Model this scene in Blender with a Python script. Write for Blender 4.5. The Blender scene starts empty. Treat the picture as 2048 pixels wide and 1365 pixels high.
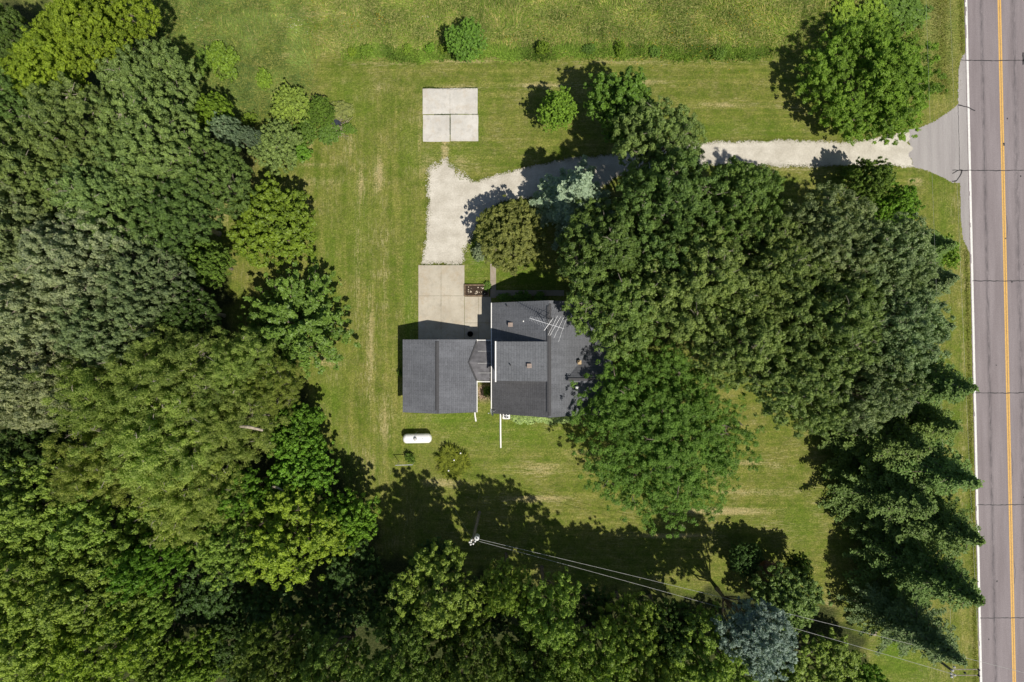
import bpy, math, random
import numpy as np
from mathutils import Vector
R = math.radians
scene = bpy.context.scene
col = scene.collection
random.seed(7)

# ---------------------------------------------------------------- camera, sky, sun
S = 18.6            # photo pixels per metre on the ground
H0 = 73.0           # height of the drone
CX, CY = 1024.0, 682.5
cam_d = bpy.data.cameras.new('camera'); cam = bpy.data.objects.new('camera', cam_d); col.objects.link(cam)
cam.location = (0, 0, H0); cam.rotation_euler = (0, 0, 0)
cam_d.sensor_width = 36; cam_d.lens = 36*H0/(2048/S)
cam_d.clip_end = 5000; cam_d.clip_start = 0.5
scene.camera = cam
w = bpy.data.worlds.new('World'); scene.world = w; w.use_nodes = True
nt = w.node_tree; nt.nodes.clear()
sky = nt.nodes.new('ShaderNodeTexSky'); sky.sky_type = 'NISHITA'; sky.sun_disc = False
SUN_EL = R(60); sx, sy = 0.575, -0.818
sky.sun_elevation = SUN_EL; sky.sun_rotation = math.atan2(sx, sy)
bg = nt.nodes.new('ShaderNodeBackground'); bg.inputs[1].default_value = 0.066
out = nt.nodes.new('ShaderNodeOutputWorld')
nt.links.new(sky.outputs[0], bg.inputs[0]); nt.links.new(bg.outputs[0], out.inputs[0])
sl = bpy.data.lights.new('sun', 'SUN'); sl.energy = 4.7; sl.angle = R(0.55); sl.color = (1, 0.94, 0.84)
so = bpy.data.objects.new('sun', sl); col.objects.link(so)
d = Vector((sx*math.cos(SUN_EL), sy*math.cos(SUN_EL), math.sin(SUN_EL)))
so.rotation_euler = d.to_track_quat('Z', 'Y').to_euler(); so.location = d*100
scene.view_settings.view_transform = 'Standard'; scene.view_settings.look = 'None'
scene.view_settings.exposure = 0.13; scene.view_settings.gamma = 1
scene.render.engine = 'CYCLES'
scene.cycles.max_bounces = 6; scene.cycles.diffuse_bounces = 3; scene.cycles.transmission_bounces = 4
scene.cycles.transparent_max_bounces = 4

def P(px, py, h=0.0):
    """real place of something seen at a photo pixel and standing h metres up"""
    k = (1-h/H0)/S
    return Vector(((px-CX)*k, -(py-CY)*k, h))
def G(px, py, z=0.0):   # ground plan position measured in photo pixels
    return Vector(((px-CX)/S, -(py-CY)/S, z))

# ---------------------------------------------------------------- helpers
def tag(o, label=None, cat=None, group=None, kind=None):
    if label: o['label'] = label
    if cat: o['category'] = cat
    if group: o['group'] = group
    if kind: o['kind'] = kind
    return o
def empty(name, loc, rz=0):
    o = bpy.data.objects.new(name, None); col.objects.link(o)
    o.location = loc; o.rotation_euler = (0, 0, rz); o.empty_display_size = 0.3
    return o
class MB:
    def __init__(s): s.v = []; s.f = []
    def quad(s, pts):
        n = len(s.v); s.v += [tuple(p) for p in pts]; s.f.append(tuple(range(n, n+len(pts)))); return s
    def box(s, c, d, rz=0):
        n = len(s.v); ca, sa = math.cos(rz), math.sin(rz)
        for z in (-.5, .5):
            for x, y in ((-.5, -.5), (.5, -.5), (.5, .5), (-.5, .5)):
                X, Y = x*d[0], y*d[1]
                s.v.append((c[0]+X*ca-Y*sa, c[1]+X*sa+Y*ca, c[2]+z*d[2]))
        for q in ((3, 2, 1, 0), (4, 5, 6, 7), (0, 1, 5, 4), (1, 2, 6, 5), (2, 3, 7, 6), (3, 0, 4, 7)):
            s.f.append(tuple(n+i for i in q))
        return s
    def tube(s, pts, rad, n=8, cap=True):
        pts = [Vector(p) for p in pts]
        if not hasattr(rad, '__len__'): rad = [rad]*len(pts)
        b = len(s.v)
        for i, p in enumerate(pts):
            t = (pts[min(i+1, len(pts)-1)]-pts[max(i-1, 0)])
            if t.length < 1e-9: t = Vector((0, 0, 1))
            t.normalize()
            a = Vector((0, 0, 1)) if abs(t.z) < .9 else Vector((1, 0, 0))
            u = t.cross(a).normalized(); v = t.cross(u)
            for k in range(n):
                an = 2*math.pi*k/n
                s.v.append(tuple(p+(u*math.cos(an)+v*math.sin(an))*rad[i]))
        for i in range(len(pts)-1):
            for k in range(n):
                s.f.append((b+i*n+k, b+i*n+(k+1) % n, b+(i+1)*n+(k+1) % n, b+(i+1)*n+k))
        if cap:
            s.f.append(tuple(b+k for k in range(n))[::-1]); m = b+(len(pts)-1)*n
            s.f.append(tuple(m+k for k in range(n)))
        return s
    def lathe(s, c, prof, n=20):
        return s.tube([(c[0], c[1], c[2]+z) for r_, z in prof], [r_ for r_, z in prof], n)
    def slab(s, pts, th):
        pts = [Vector(p) for p in pts]; b = len(s.v); n = len(pts)
        s.v += [tuple(p) for p in pts]+[(p.x, p.y, p.z-th) for p in pts]
        s.f.append(tuple(range(b, b+n))); s.f.append(tuple(range(b+n, b+2*n))[::-1])
        for i in range(n):
            j = (i+1) % n; s.f.append((b+i, b+n+i, b+n+j, b+j))
        return s
    def build(s, name, m, parent=None, smooth=False, loc=None):
        me = bpy.data.meshes.new(name)
        v = s.v
        if loc is not None: v = [(a-loc[0], b-loc[1], c-loc[2]) for a, b, c in v]
        me.from_pydata(v, [], s.f); me.update()
        if smooth: me.shade_smooth()
        o = bpy.data.objects.new(name, me); col.objects.link(o)
        if m: me.materials.append(m)
        if parent: o.parent = parent
        if loc is not None: o.location = loc
        return o
def npmesh(name, V, F, m, attrs=None):
    """V (n,3) F (k,c) constant corner count"""
    me = bpy.data.meshes.new(name); c = F.shape[1]
    me.vertices.add(len(V)); me.vertices.foreach_set('co', V.astype(np.float32).ravel())
    me.loops.add(F.size); me.loops.foreach_set('vertex_index', F.astype(np.int32).ravel())
    me.polygons.add(len(F)); me.polygons.foreach_set('loop_start', np.arange(0, F.size, c, dtype=np.int32))
    me.update(calc_edges=True)
    for k, (dom, a) in (attrs or {}).items():
        at = me.attributes.new(k, 'FLOAT', dom); at.data.foreach_set('value', a.astype(np.float32).ravel())
    if m: me.materials.append(m)
    return me
def link(name, me, parent=None):
    o = bpy.data.objects.new(name, me); col.objects.link(o)
    if parent: o.parent = parent
    return o

# ---------------------------------------------------------------- materials
class NT:
    def __init__(s, name, rough=.8, spec=.3, metal=0):
        s.m = bpy.data.materials.new(name); s.m.use_nodes = True; s.t = s.m.node_tree
        s.b = s.t.nodes['Principled BSDF']; s.b.inputs['Roughness'].default_value = rough
        s.b.inputs['Specular IOR Level'].default_value = spec; s.b.inputs['Metallic'].default_value = metal
    def n(s, t, **k):
        o = s.t.nodes.new('ShaderNode'+t)
        for a, b in k.items(): setattr(o, a, b)
        return o
    def l(s, a, b): s.t.links.new(a, b)
    def pos(s):
        return s.n('NewGeometry').outputs['Position']
    def mapping(s, vec, scale, rot=(0, 0, 0)):
        m = s.n('Mapping'); s.l(vec, m.inputs[0]); m.inputs['Scale'].default_value = scale; m.inputs['Rotation'].default_value = rot
        return m.outputs[0]
    def noise(s, vec, scale, det=3, rough=.55, lo=.35, hi=.65):
        o = s.n('TexNoise'); s.l(vec, o.inputs['Vector']); o.inputs['Scale'].default_value = scale
        o.inputs['Detail'].default_value = det; o.inputs['Roughness'].default_value = rough
        r = s.n('MapRange'); s.l(o.outputs[0], r.inputs[0]); r.inputs[1].default_value = lo; r.inputs[2].default_value = hi
        return r.outputs[0]
    def math(s, op, a, b):
        o = s.n('Math', operation=op)
        for i, x in enumerate((a, b)):
            if isinstance(x, (int, float)): o.inputs[i].default_value = x
            else: s.l(x, o.inputs[i])
        return o.outputs[0]
    def mix(s, f, a, b, mode='MIX'):
        o = s.n('Mix', data_type='RGBA', blend_type=mode)
        for i, x in ((0, f), (6, a), (7, b)):
            if isinstance(x, (int, float)): o.inputs[i].default_value = x
            elif isinstance(x, tuple): o.inputs[i].default_value = (*x, 1) if len(x) == 3 else x
            else: s.l(x, o.inputs[i])
        return o.outputs[2]
    def attr(s, name):
        a = s.n('Attribute'); a.attribute_name = name; return a.outputs['Fac']
    def colour(s, c):
        if isinstance(c, tuple): s.b.inputs['Base Color'].default_value = (*c, 1)
        else: s.l(c, s.b.inputs['Base Color'])
    def bump(s, h, strength=.4, dist=.05):
        b = s.n('Bump'); b.inputs['Strength'].default_value = strength; b.inputs['Distance'].default_value = dist
        s.l(h, b.inputs['Height']); s.l(b.outputs[0], s.b.inputs['Normal'])
def plain(name, c, rough=.6, spec=.4, metal=0, var=.18, sc=3.0):
    k = NT(name, rough, spec, metal); n = k.noise(k.pos(), sc, 4)
    k.colour(k.mix(n, tuple(x*(1-var) for x in c), tuple(min(1, x*(1+var)) for x in c))); return k.m

def ground_mat():
    k = NT('grass_ground', .95, .1); p = k.pos()
    big = k.noise(p, .09, 4, .6); mid = k.noise(p, .7, 5, .6); fine = k.noise(p, 5.5, 4, .7, .40, .60); vf = k.noise(p, 2.3, 4, .7, .40, .60)
    ns = k.noise(k.mapping(p, (1.5, .08, 1)), 1.0, 4, .6, .40, .60)
    ew = k.noise(k.mapping(p, (.07, 1.6, 1)), 1.0, 4, .6, .40, .60)
    st = k.mix(k.attr('ns'), ew, ns)
    st = k.math('ADD', k.math('MULTIPLY', st, .62), k.math('MULTIPLY', mid, .38))
    c = k.mix(st, (.092, .136, .015), (.205, .220, .044))
    c = k.mix(k.math('MULTIPLY', big, .55), c, (.090, .140, .016))
    mo = k.noise(p, .30, 6, .72, .42, .62); mo2 = k.noise(k.mapping(p, (1, 1, 1), (0, 0, .7)), 1.5, 5, .8, .48, .68)
    c = k.mix(k.math('MULTIPLY', mo, .42), c, (.205, .180, .052))
    c = k.mix(k.math('MULTIPLY', mo2, .40), c, (.260, .225, .090))
    dk = k.noise(k.mapping(p, (1, 1, 1), (0, 0, 2.0)), .6, 6, .75, .48, .66)
    c = k.mix(k.math('MULTIPLY', dk, .4), c, (.050, .085, .010))
    lush = k.math('MULTIPLY', k.attr('lush'), k.math('ADD', k.math('MULTIPLY', mid, .5), .6))
    c = k.mix(k.math('MULTIPLY', lush, .8), c, (.085, .165, .012))
    dn = k.math('ADD', k.math('MULTIPLY', fine, .5), k.math('MULTIPLY', st, .9))
    dry = k.n('MapRange'); k.l(k.math('MULTIPLY', k.attr('dry'), dn), dry.inputs[0]); dry.inputs[1].default_value = .25; dry.inputs[2].default_value = .85
    c = k.mix(dry.outputs[0], c, (.340, .290, .135))
    sp = k.n('MapRange'); k.l(k.math('MULTIPLY', st, fine), sp.inputs[0]); sp.inputs[1].default_value = .42; sp.inputs[2].default_value = .95
    c = k.mix(k.math('MULTIPLY', sp.outputs[0], .55), c, (.270, .240, .085))
    mead = k.mix(k.math('ADD', k.math('MULTIPLY', fine, .6), k.math('MULTIPLY', mid, .4)), (.120, .180, .034), (.270, .265, .090))
    c = k.mix(k.attr('meadow'), c, mead)
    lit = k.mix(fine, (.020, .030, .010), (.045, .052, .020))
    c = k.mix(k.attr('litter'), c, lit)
    mu = k.mix(fine, (.10, .065, .045), (.34, .25, .19))
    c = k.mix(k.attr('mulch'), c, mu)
    gr = k.noise(p, 9, 3, .8, .42, .58)
    fl = k.mix(k.attr('ns'), k.noise(k.mapping(p, (.9, 6, 1)), 1, 5, .75, .50, .64), k.noise(k.mapping(p, (6, .9, 1)), 1, 5, .75, .50, .64))
    fm = k.n('MapRange'); k.l(k.math('ADD', k.math('MULTIPLY', mo, .7), k.math('MULTIPLY', k.attr('dry'), 1.2)), fm.inputs[0]); fm.inputs[1].default_value = .15; fm.inputs[2].default_value = 1.1
    fk = k.math('MULTIPLY', k.math('MULTIPLY', fl, fm.outputs[0]), k.math('SUBTRACT', 1.0, k.attr('litter')))
    c = k.mix(fk, c, (.36, .33, .16))
    v = k.math('ADD', k.math('MULTIPLY', fine, .40), k.math('ADD', k.math('MULTIPLY', vf, .24), k.math('MULTIPLY', gr, .36)))
    c = k.mix(1.0, c, k.mix(v, (.58, .62, .60), (1.42, 1.36, 1.36)), 'MULTIPLY')
    k.colour(c); k.bump(k.math('ADD', fine, vf), .55, .06)
    return k.m
def gravel_mat():
    k = NT('gravel', .95, .15); p = k.pos()
    a = k.noise(p, .5, 5, .7, .4, .62); f = k.noise(p, 7, 4, .8, .3, .7); tr = k.noise(k.mapping(p, (.15, 1.6, 1)), 1, 3)
    c = k.mix(a, (.455, .425, .36), (.58, .55, .48))
    c = k.mix(k.math('MULTIPLY', tr, .22), c, (.37, .345, .29)); wt = k.noise(k.mapping(p, (.06, 1.1, 1)), 1, 2, .5, .5, .6); c = k.mix(k.math('MULTIPLY', wt, .12), c, (.36, .33, .28))
    c = k.mix(1.0, c, k.mix(f, (.82, .81, .80), (1.14, 1.14, 1.14)), 'MULTIPLY')
    vo = k.n('TexVoronoi'); vo.inputs['Scale'].default_value = 14; k.l(p, vo.inputs['Vector'])
    k.colour(c); k.bump(k.math('ADD', f, vo.outputs['Distance']), .35, .03); return k.m
def concrete_mat(name='concrete', c0=(.385, .345, .275), c1=(.48, .44, .36)):
    k = NT(name, .9, .2); p = k.pos()
    a = k.noise(p, .35, 5, .65); f = k.noise(p, 12, 3, .7, .3, .7); s_ = k.noise(p, 1.7, 6, .7, .5, .75)
    c = k.mix(a, c0, c1); c = k.mix(k.math('MULTIPLY', s_, .5), c, tuple(x*.62 for x in c0)); c = k.mix(k.math('MULTIPLY', k.noise(p, .9, 7, .75, .5, .62), .35), c, (c0[0]*.95, c0[1]*.82, c0[2]*.66))
    c = k.mix(1.0, c, k.mix(f, (.93, .93, .93), (1.05, 1.05, 1.05)), 'MULTIPLY')
    k.colour(c); k.bump(f, .15, .01); return k.m
def asphalt_mat(name, c0, c1, tracks=False):
    k = NT(name, .9, .25); p = k.pos()
    rot = k.mapping(p, (1, 1, 1), (0, 0, -R(1.25)))
    a = k.noise(k.mapping(rot, (1.2, .09, 1)), 1, 5, .6); f = k.noise(p, 13, 3, .8, .28, .72)
    c = k.mix(a, c0, c1)
    if tracks:
        sep = k.n('SeparateXYZ'); k.l(rot, sep.inputs[0]); X = sep.outputs[0]
        for cx, wd, am in TRACKS:
            dd = k.math('ABSOLUTE', k.math('SUBTRACT', X, cx), 0)
            mr = k.n('MapRange'); k.l(dd, mr.inputs[0]); mr.inputs[1].default_value = wd; mr.inputs[2].default_value = 0; mr.inputs[3].default_value = 0; mr.inputs[4].default_value = am
            nn = k.noise(k.mapping(rot, (2.2, .35, 1)), 2.2, 5, .7, .35, .6)
            c = k.mix(k.math('MULTIPLY', mr.outputs[0], nn), c, (.055, .050, .055))
    c = k.mix(1.0, c, k.mix(f, (.76, .76, .76), (1.2, 1.2, 1.2)), 'MULTIPLY')
    k.colour(c); k.bump(f, .3, .01); return k.m
def shingle_mat(name='roof_shingles', base=(.116, .121, .134), dark=1.0, course=.21, stain=.35):
    k = NT(name, .9, .25)
    uv = k.n('UVMap').outputs[0]; p = k.pos()
    br = k.n('TexBrick'); k.l(uv, br.inputs['Vector']); br.inputs['Scale'].default_value = 1
    br.inputs['Brick Width'].default_value = .8; br.inputs['Row Height'].default_value = course; br.inputs['Mortar Size'].default_value = .022
    br.inputs['Mortar Smooth'].default_value = .4; br.inputs['Bias'].default_value = 0
    b = tuple(x*dark for x in base)
    br.inputs['Color1'].default_value = (*[x*.93 for x in b], 1); br.inputs['Color2'].default_value = (*[x*1.08 for x in b], 1)
    br.inputs['Mortar'].default_value = (*[x*.62 for x in b], 1)
    st = k.noise(k.mapping(uv, (.9, .22, 1)), 1.0, 6, .75, .44, .64)
    c = k.mix(k.math('MULTIPLY', st, stain), br.outputs[0], tuple(x*1.75 for x in b))
    f = k.noise(p, 9, 4, .8, .3, .7)
    c = k.mix(1.0, c, k.mix(f, (.78, .78, .78), (1.22, 1.22, 1.22)), 'MULTIPLY')
    k.colour(c); k.bump(br.outputs['Fac'], .35, -.02); return k.m
def leaf_mat(name, rough=.5, spec=.35, trans=.30):
    k = NT(name, rough, spec)
    oc = k.n('ObjectInfo').outputs['Color']; t = k.attr('tint')
    c = k.mix(1.0, oc, k.mix(t, (.58, .62, .58), (1.55, 1.44, 1.25)), 'MULTIPLY')
    k.colour(c)
    tr = k.n('BsdfTranslucent'); k.l(k.mix(1.0, c, (1.3, 1.6, .5), 'MULTIPLY'), tr.inputs[0])
    mx = k.n('MixShader'); mx.inputs[0].default_value = trans
    k.l(k.b.outputs[0], mx.inputs[1]); k.l(tr.outputs[0], mx.inputs[2])
    k.l(mx.outputs[0], k.t.nodes['Material Output'].inputs[0]); return k.m
# wheel tracks of the road, in the road's own rotated coordinates
RX0 = (1947-CX)/S
def rotx(px, py):
    x, y = (px-CX)/S, -(py-CY)/S; a = -R(1.25)
    return x*math.cos(a)-y*math.sin(a)
TRACKS = [(rotx(1975, 600), .30, .75), (rotx(1949, 600), .35, .12), (rotx(2039, 600), .45, .6), (rotx(2085, 600), .4, .6)]
M = dict(
    ground=ground_mat(), gravel=gravel_mat(), concrete=concrete_mat(), pad=concrete_mat('pad_concrete', (.46, .44, .40), (.58, .56, .515)),
    walk=concrete_mat('walk_concrete', (.27, .23, .18), (.36, .31, .25)),
    road=asphalt_mat('road_asphalt', (.195, .168, .172), (.245, .215, .220), True),
    apron=asphalt_mat('apron_asphalt', (.275, .255, .25), (.34, .32, .31)),
    shingle=shingle_mat(), shingle_dark=shingle_mat('roof_shingles_weathered', (.100, .100, .106), .9, .25, .35),
    shingle_dormer=shingle_mat('roof_shingles_dormer', (.128, .134, .145), 1.0, .27, .3),
    membrane=plain('breezeway_roofing', (0.110, 0.108, 0.116), .8, .3, 0, .25, 2),
    siding=plain('white_siding', (.72, .71, .68), .6, .3, 0, .06), trim=plain('white_trim', (.80, .79, .76), .45, .4, 0, .05),
    glass=plain('window_glass', (.03, .04, .05), .08, .8, 0, .1), door=plain('painted_door', (.62, .60, .56), .5, .4),
    white_paint=plain('road_white', (.66, .65, .62), .7, .2, 0, .12, 8), yellow=plain('road_yellow', (.60, .36, .10), .7, .2, 0, .16, 8),
    seal=plain('crack_sealant', (.035, .033, .035), .6, .3), tank=plain('tank_enamel', (.84, .84, .83), .3, .5, 0, .05, 1.2),
    steel=plain('galvanised_steel', (.38, .39, .40), .45, .5, .6), alu=plain('aluminium', (.62, .63, .65), .4, .5, .5),
    wood_pole=plain('weathered_pole_wood', (.20, .18, .155), .85, .2, 0, .35, 6), bark=plain('bark', (.17, .14, .11), .9, .1, 0, .35, 5),
    bark_light=plain('pale_bark', (.30, .265, .21), .9, .1, 0, .3, 5), wire=plain('wire', (.42, .42, .40), .5, .4, .3),
    dark_metal=plain('dark_metal', (.03, .03, .03), .6, .4), ceramic=plain('dark_pot', (.03, .028, .026), .5, .4), soil=plain('soil', (.05, .035, .025), .95, .1, 0, .4, 9),
    timber=plain('timber_edging', (.18, .13, .085), .85, .2, 0, .3, 5), stone=plain('pale_stone', (.55, .48, .38), .8, .2, 0, .25, 6),
    vent=plain('vent_brown', (.28, .22, .185), .6, .3), brick=plain('chimney_tile', (.40, .30, .18), .8, .2, 0, .3, 8), tarp=plain('dark_tarp', (.03, .035, .05), .4, .5, 0, .3, 7),
    grey_plastic=plain('grey_enamel', (.5, .5, .49), .5, .4), dead=plain('dead_twigs', (.26, .16, .13), .9, .1, 0, .3, 5), log=plain('bleached_log', (.34, .29, .22), .85, .15, 0, .3, 5),
    blue_grey=plain('transformer_paint', (.52, .54, .55), .4, .5),
    leaf=leaf_mat('leaves'), leaf_fine=leaf_mat('fine_leaves', .55, .28, .42), leaf_gloss=leaf_mat('glossy_leaves', .5, .4, .3),
    needle=leaf_mat('needles', .6, .25, .2), blade=leaf_mat('grass_blades', .7, .15, .35),
)

# ---------------------------------------------------------------- value noise in numpy for outlines and masks
_rs = np.random.RandomState(11); _tab = _rs.rand(256, 256)
def vnoise(x, y):
    xi = np.floor(x).astype(int); yi = np.floor(y).astype(int); fx = x-xi; fy = y-yi
    fx = fx*fx*(3-2*fx); fy = fy*fy*(3-2*fy)
    a = _tab[xi % 256, yi % 256]; b = _tab[(xi+1) % 256, yi % 256]; c = _tab[xi % 256, (yi+1) % 256]; e = _tab[(xi+1) % 256, (yi+1) % 256]
    return (a*(1-fx)+b*fx)*(1-fy)+(c*(1-fx)+e*fx)*fy
def sdf(poly, X, Y):
    best = np.full(X.shape, 1e9); ins = np.zeros(X.shape, bool); n = len(poly)
    for i in range(n):
        x0, y0 = poly[i]; x1, y1 = poly[(i+1) % n]
        dx, dy = x1-x0, y1-y0; L = dx*dx+dy*dy+1e-12
        t = np.clip(((X-x0)*dx+(Y-y0)*dy)/L, 0, 1)
        best = np.minimum(best, np.hypot(X-x0-t*dx, Y-y0-t*dy))
        c = ((y0 > Y) != (y1 > Y)) & (X < (x1-x0)*(Y-y0)/((y1-y0) if abs(y1-y0) > 1e-12 else 1e-12)+x0)
        ins ^= c
    return np.where(ins, -best, best)
def sheet(name, poly_px, mat, z, step=.06, ragged=.12, soft=(), cut=None):
    """ground-hugging sheet with an uneven edge; poly in photo pixels on the ground"""
    poly = [((x-CX)/S, -(y-CY)/S) for x, y in poly_px]
    xs = [p[0] for p in poly]; ys = [p[1] for p in poly]
    gx = np.arange(min(xs)-.3, max(xs)+.3, step); gy = np.arange(min(ys)-.3, max(ys)+.3, step)
    X, Y = np.meshgrid(gx+step/2, gy+step/2, indexing='ij')
    dd = sdf(poly, X, Y)
    rg = (vnoise(X*.8, Y*.8)-.5)*.9+(vnoise(X*3+9, Y*3)-.5)*.8+(_rs.rand(*X.shape)-.5)*1.0
    loc = np.zeros(X.shape)+ragged
    for (px, py, r_, a) in soft:
        q = np.exp(-(((X-(px-CX)/S)**2+(Y+(py-CY)/S)**2)/(r_/S)**2)); loc = loc+a*q
    keep = dd+rg*loc*2 < 0
    if cut is not None: keep &= ~cut(X, Y)
    ii, jj = np.nonzero(keep)
    nx, ny = len(gx)+1, len(gy)+1
    vid = -np.ones((nx, ny), int)
    for a in (0, 1):
        for b in (0, 1): vid[ii+a, jj+b] = 0
    m = vid == 0; vid[m] = np.arange(m.sum()); vi, vj = np.nonzero(m)
    V = np.stack([gx[0]+vi*step, gy[0]+vj*step, np.full(len(vi), z)], 1)
    F = np.stack([vid[ii, jj], vid[ii+1, jj], vid[ii+1, jj+1], vid[ii, jj+1]], 1)
    o = link(name, npmesh(name, V, F, mat)); tag(o, kind='structure'); return o

# ---------------------------------------------------------------- ground
def blobs(PX, PY, L):
    a = np.zeros(PX.shape)
    for (x, y, rx, ry, v) in L: a = np.maximum(a, v*np.exp(-(((PX-x)/rx)**2+((PY-y)/ry)**2)))
    return a
def axis(lo, hi, step, far):
    inner = np.arange(lo, hi+step, step); ext = []; dd = step; c = hi+step
    while c < far: dd *= 1.6; c += dd; ext.append(c)
    ext = np.array(ext); return np.concatenate([(lo-(ext-hi))[::-1], inner, ext+0.0])
gx = axis(-60, 60, .25, 1500); gy = axis(-42, 42, .25, 1500)
X, Y = np.meshgrid(gx, gy, indexing='ij'); PX = X*S+CX; PY = CY-Y*S
n1 = vnoise(X*.25+3, Y*.25+7); n2 = vnoise(X*.9, Y*.9); n3 = vnoise(X*.08+50, Y*.08)
dry = blobs(PX, PY, [(757, 352, 12, 38, 1.0), (722, 365, 8, 42, .9), (700, 300, 10, 30, .5), (740, 690, 10, 150, .75), (715, 560, 7, 150, .55), (770, 560, 7, 130, .5),
    (770, 840, 14, 60, .75), (735, 930, 30, 40, .5), (660, 722, 40, 18, .8), (1065, 998, 75, 9, 1.1), (1430, 1023, 120, 9, 1.1), (1490, 925, 55, 6, 1.0), (1560, 935, 40, 6, .6),
    (1080, 938, 60, 16, .7), (1170, 905, 60, 8, .5), (1350, 1072, 90, 6, .9), (1500, 985, 120, 7, .7), (880, 965, 50, 12, .8), (1085, 172, 90, 7, .9), (1280, 165, 60, 7, .9), (1300, 125, 260, 5, .6),
    (1450, 210, 60, 6, .8), (1570, 215, 40, 6, .6), (930, 122, 90, 4, 1.0), (770, 128, 80, 5, .7), (1130, 340, 40, 8, .3), (1665, 1215, 15, 22, .8), (1747, 1265, 8, 8, 1.2), (1832, 362, 18, 9, .9),
    (440, 430, 40, 30, .7), (620, 270, 8, 45, .8), (575, 110, 22, 8, .8), (610, 30, 90, 18, .6), (500, 80, 30, 14, .6), (620, 330, 60, 5, .7), (650, 365, 80, 12, .5), (690, 165, 12, 8, .5), (760, 175, 15, 10, .5),
    (1925, 700, 6, 700, .45), (560, 180, 14, 10, .9), (1040, 800, 10, 10, 0), (430, 350, 20, 30, .6), (890, 300, 7, 30, 1.3), (920, 330, 22, 22, .6), (855, 330, 22, 25, .6), (1350, 340, 600, 6, .4), (1600, 338, 80, 4, .9),
    (840, 260, 6, 60, .5), (905, 175, 60, 4, .9), (1540, 1050, 60, 20, .4), (1640, 1010, 20, 50, .4), (1420, 950, 50, 20, .5)])
lush = blobs(PX, PY, [(955, 520, 26, 50, 1.1), (1060, 560, 80, 30, 1), (818, 620, 14, 140, .8), (1000, 870, 170, 40, .6), (890, 838, 90, 14, .9), (660, 800, 30, 70, .6), (690, 930, 22, 60, .9), (440, 500, 14, 50, .9),
    (1790, 1300, 40, 60, 1.0), (1840, 1340, 40, 40, .8), (700, 210, 50, 60, .5), (900, 310, 80, 22, .5), (660, 520, 25, 100, .5), (820, 300, 22, 60, .5), (960, 240, 14, 60, .4), (1480, 260, 200, 20, .45), (1640, 90, 60, 70, .7),
    (430, 210, 60, 60, .5), (720, 450, 40, 90, .35), (1890, 420, 20, 60, .5), (1910, 800, 10, 200, .3), (1600, 1050, 40, 60, .5), (1000, 930, 60, 60, .3), (1560, 370, 60, 20, .5)])
mead = np.clip((118-PY+(n2-.5)*20)/12, 0, 1)*np.clip((PX-620)/90, 0, 1)*np.clip((1850-PX+(n1-.5)*60)/25, 0, 1)
mead = np.maximum(mead, .55*np.clip((640-PX)/60, 0, 1)*np.clip((250-PY)/50, 0, 1)*(.6+.5*n2))
mead = np.maximum(mead, .8*blobs(PX, PY, [(1860, 60, 26, 110, 1), (1900, 60, 14, 130, .8)]))
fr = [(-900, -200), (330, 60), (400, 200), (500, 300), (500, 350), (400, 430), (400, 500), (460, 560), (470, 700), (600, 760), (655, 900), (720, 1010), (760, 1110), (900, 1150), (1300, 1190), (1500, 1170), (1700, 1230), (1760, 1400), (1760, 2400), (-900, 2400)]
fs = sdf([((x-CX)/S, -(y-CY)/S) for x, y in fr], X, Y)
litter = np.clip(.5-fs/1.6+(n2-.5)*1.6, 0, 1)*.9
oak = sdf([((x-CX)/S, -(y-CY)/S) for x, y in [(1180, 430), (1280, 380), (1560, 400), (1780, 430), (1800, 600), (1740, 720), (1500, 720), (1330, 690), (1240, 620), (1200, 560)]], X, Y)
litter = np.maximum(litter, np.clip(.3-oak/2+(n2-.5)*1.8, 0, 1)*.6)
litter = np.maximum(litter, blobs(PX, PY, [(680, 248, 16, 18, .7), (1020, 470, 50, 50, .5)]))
mulch = np.clip(1.4-np.maximum(np.abs(PX-968)/15, np.abs(PY-785)/20)*1.1+(n2-.5)*.6, 0, 1)
ns = np.clip((880-PX)/60, 0, 1)*np.clip((PY-140)/60, 0, 1); ns = np.maximum(ns, np.clip((PX-1830)/30, 0, 1))
fade = np.clip((900-np.hypot(X, Y))/800, 0, 1)
V = np.stack([X.ravel(), Y.ravel(), np.zeros(X.size)], 1)
nx, ny = X.shape; idx = np.arange(nx*ny).reshape(nx, ny)
F = np.stack([idx[:-1, :-1].ravel(), idx[1:, :-1].ravel(), idx[1:, 1:].ravel(), idx[:-1, 1:].ravel()], 1)
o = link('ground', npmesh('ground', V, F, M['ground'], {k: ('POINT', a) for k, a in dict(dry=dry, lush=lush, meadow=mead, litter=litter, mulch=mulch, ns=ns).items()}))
tag(o, kind='structure')

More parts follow.
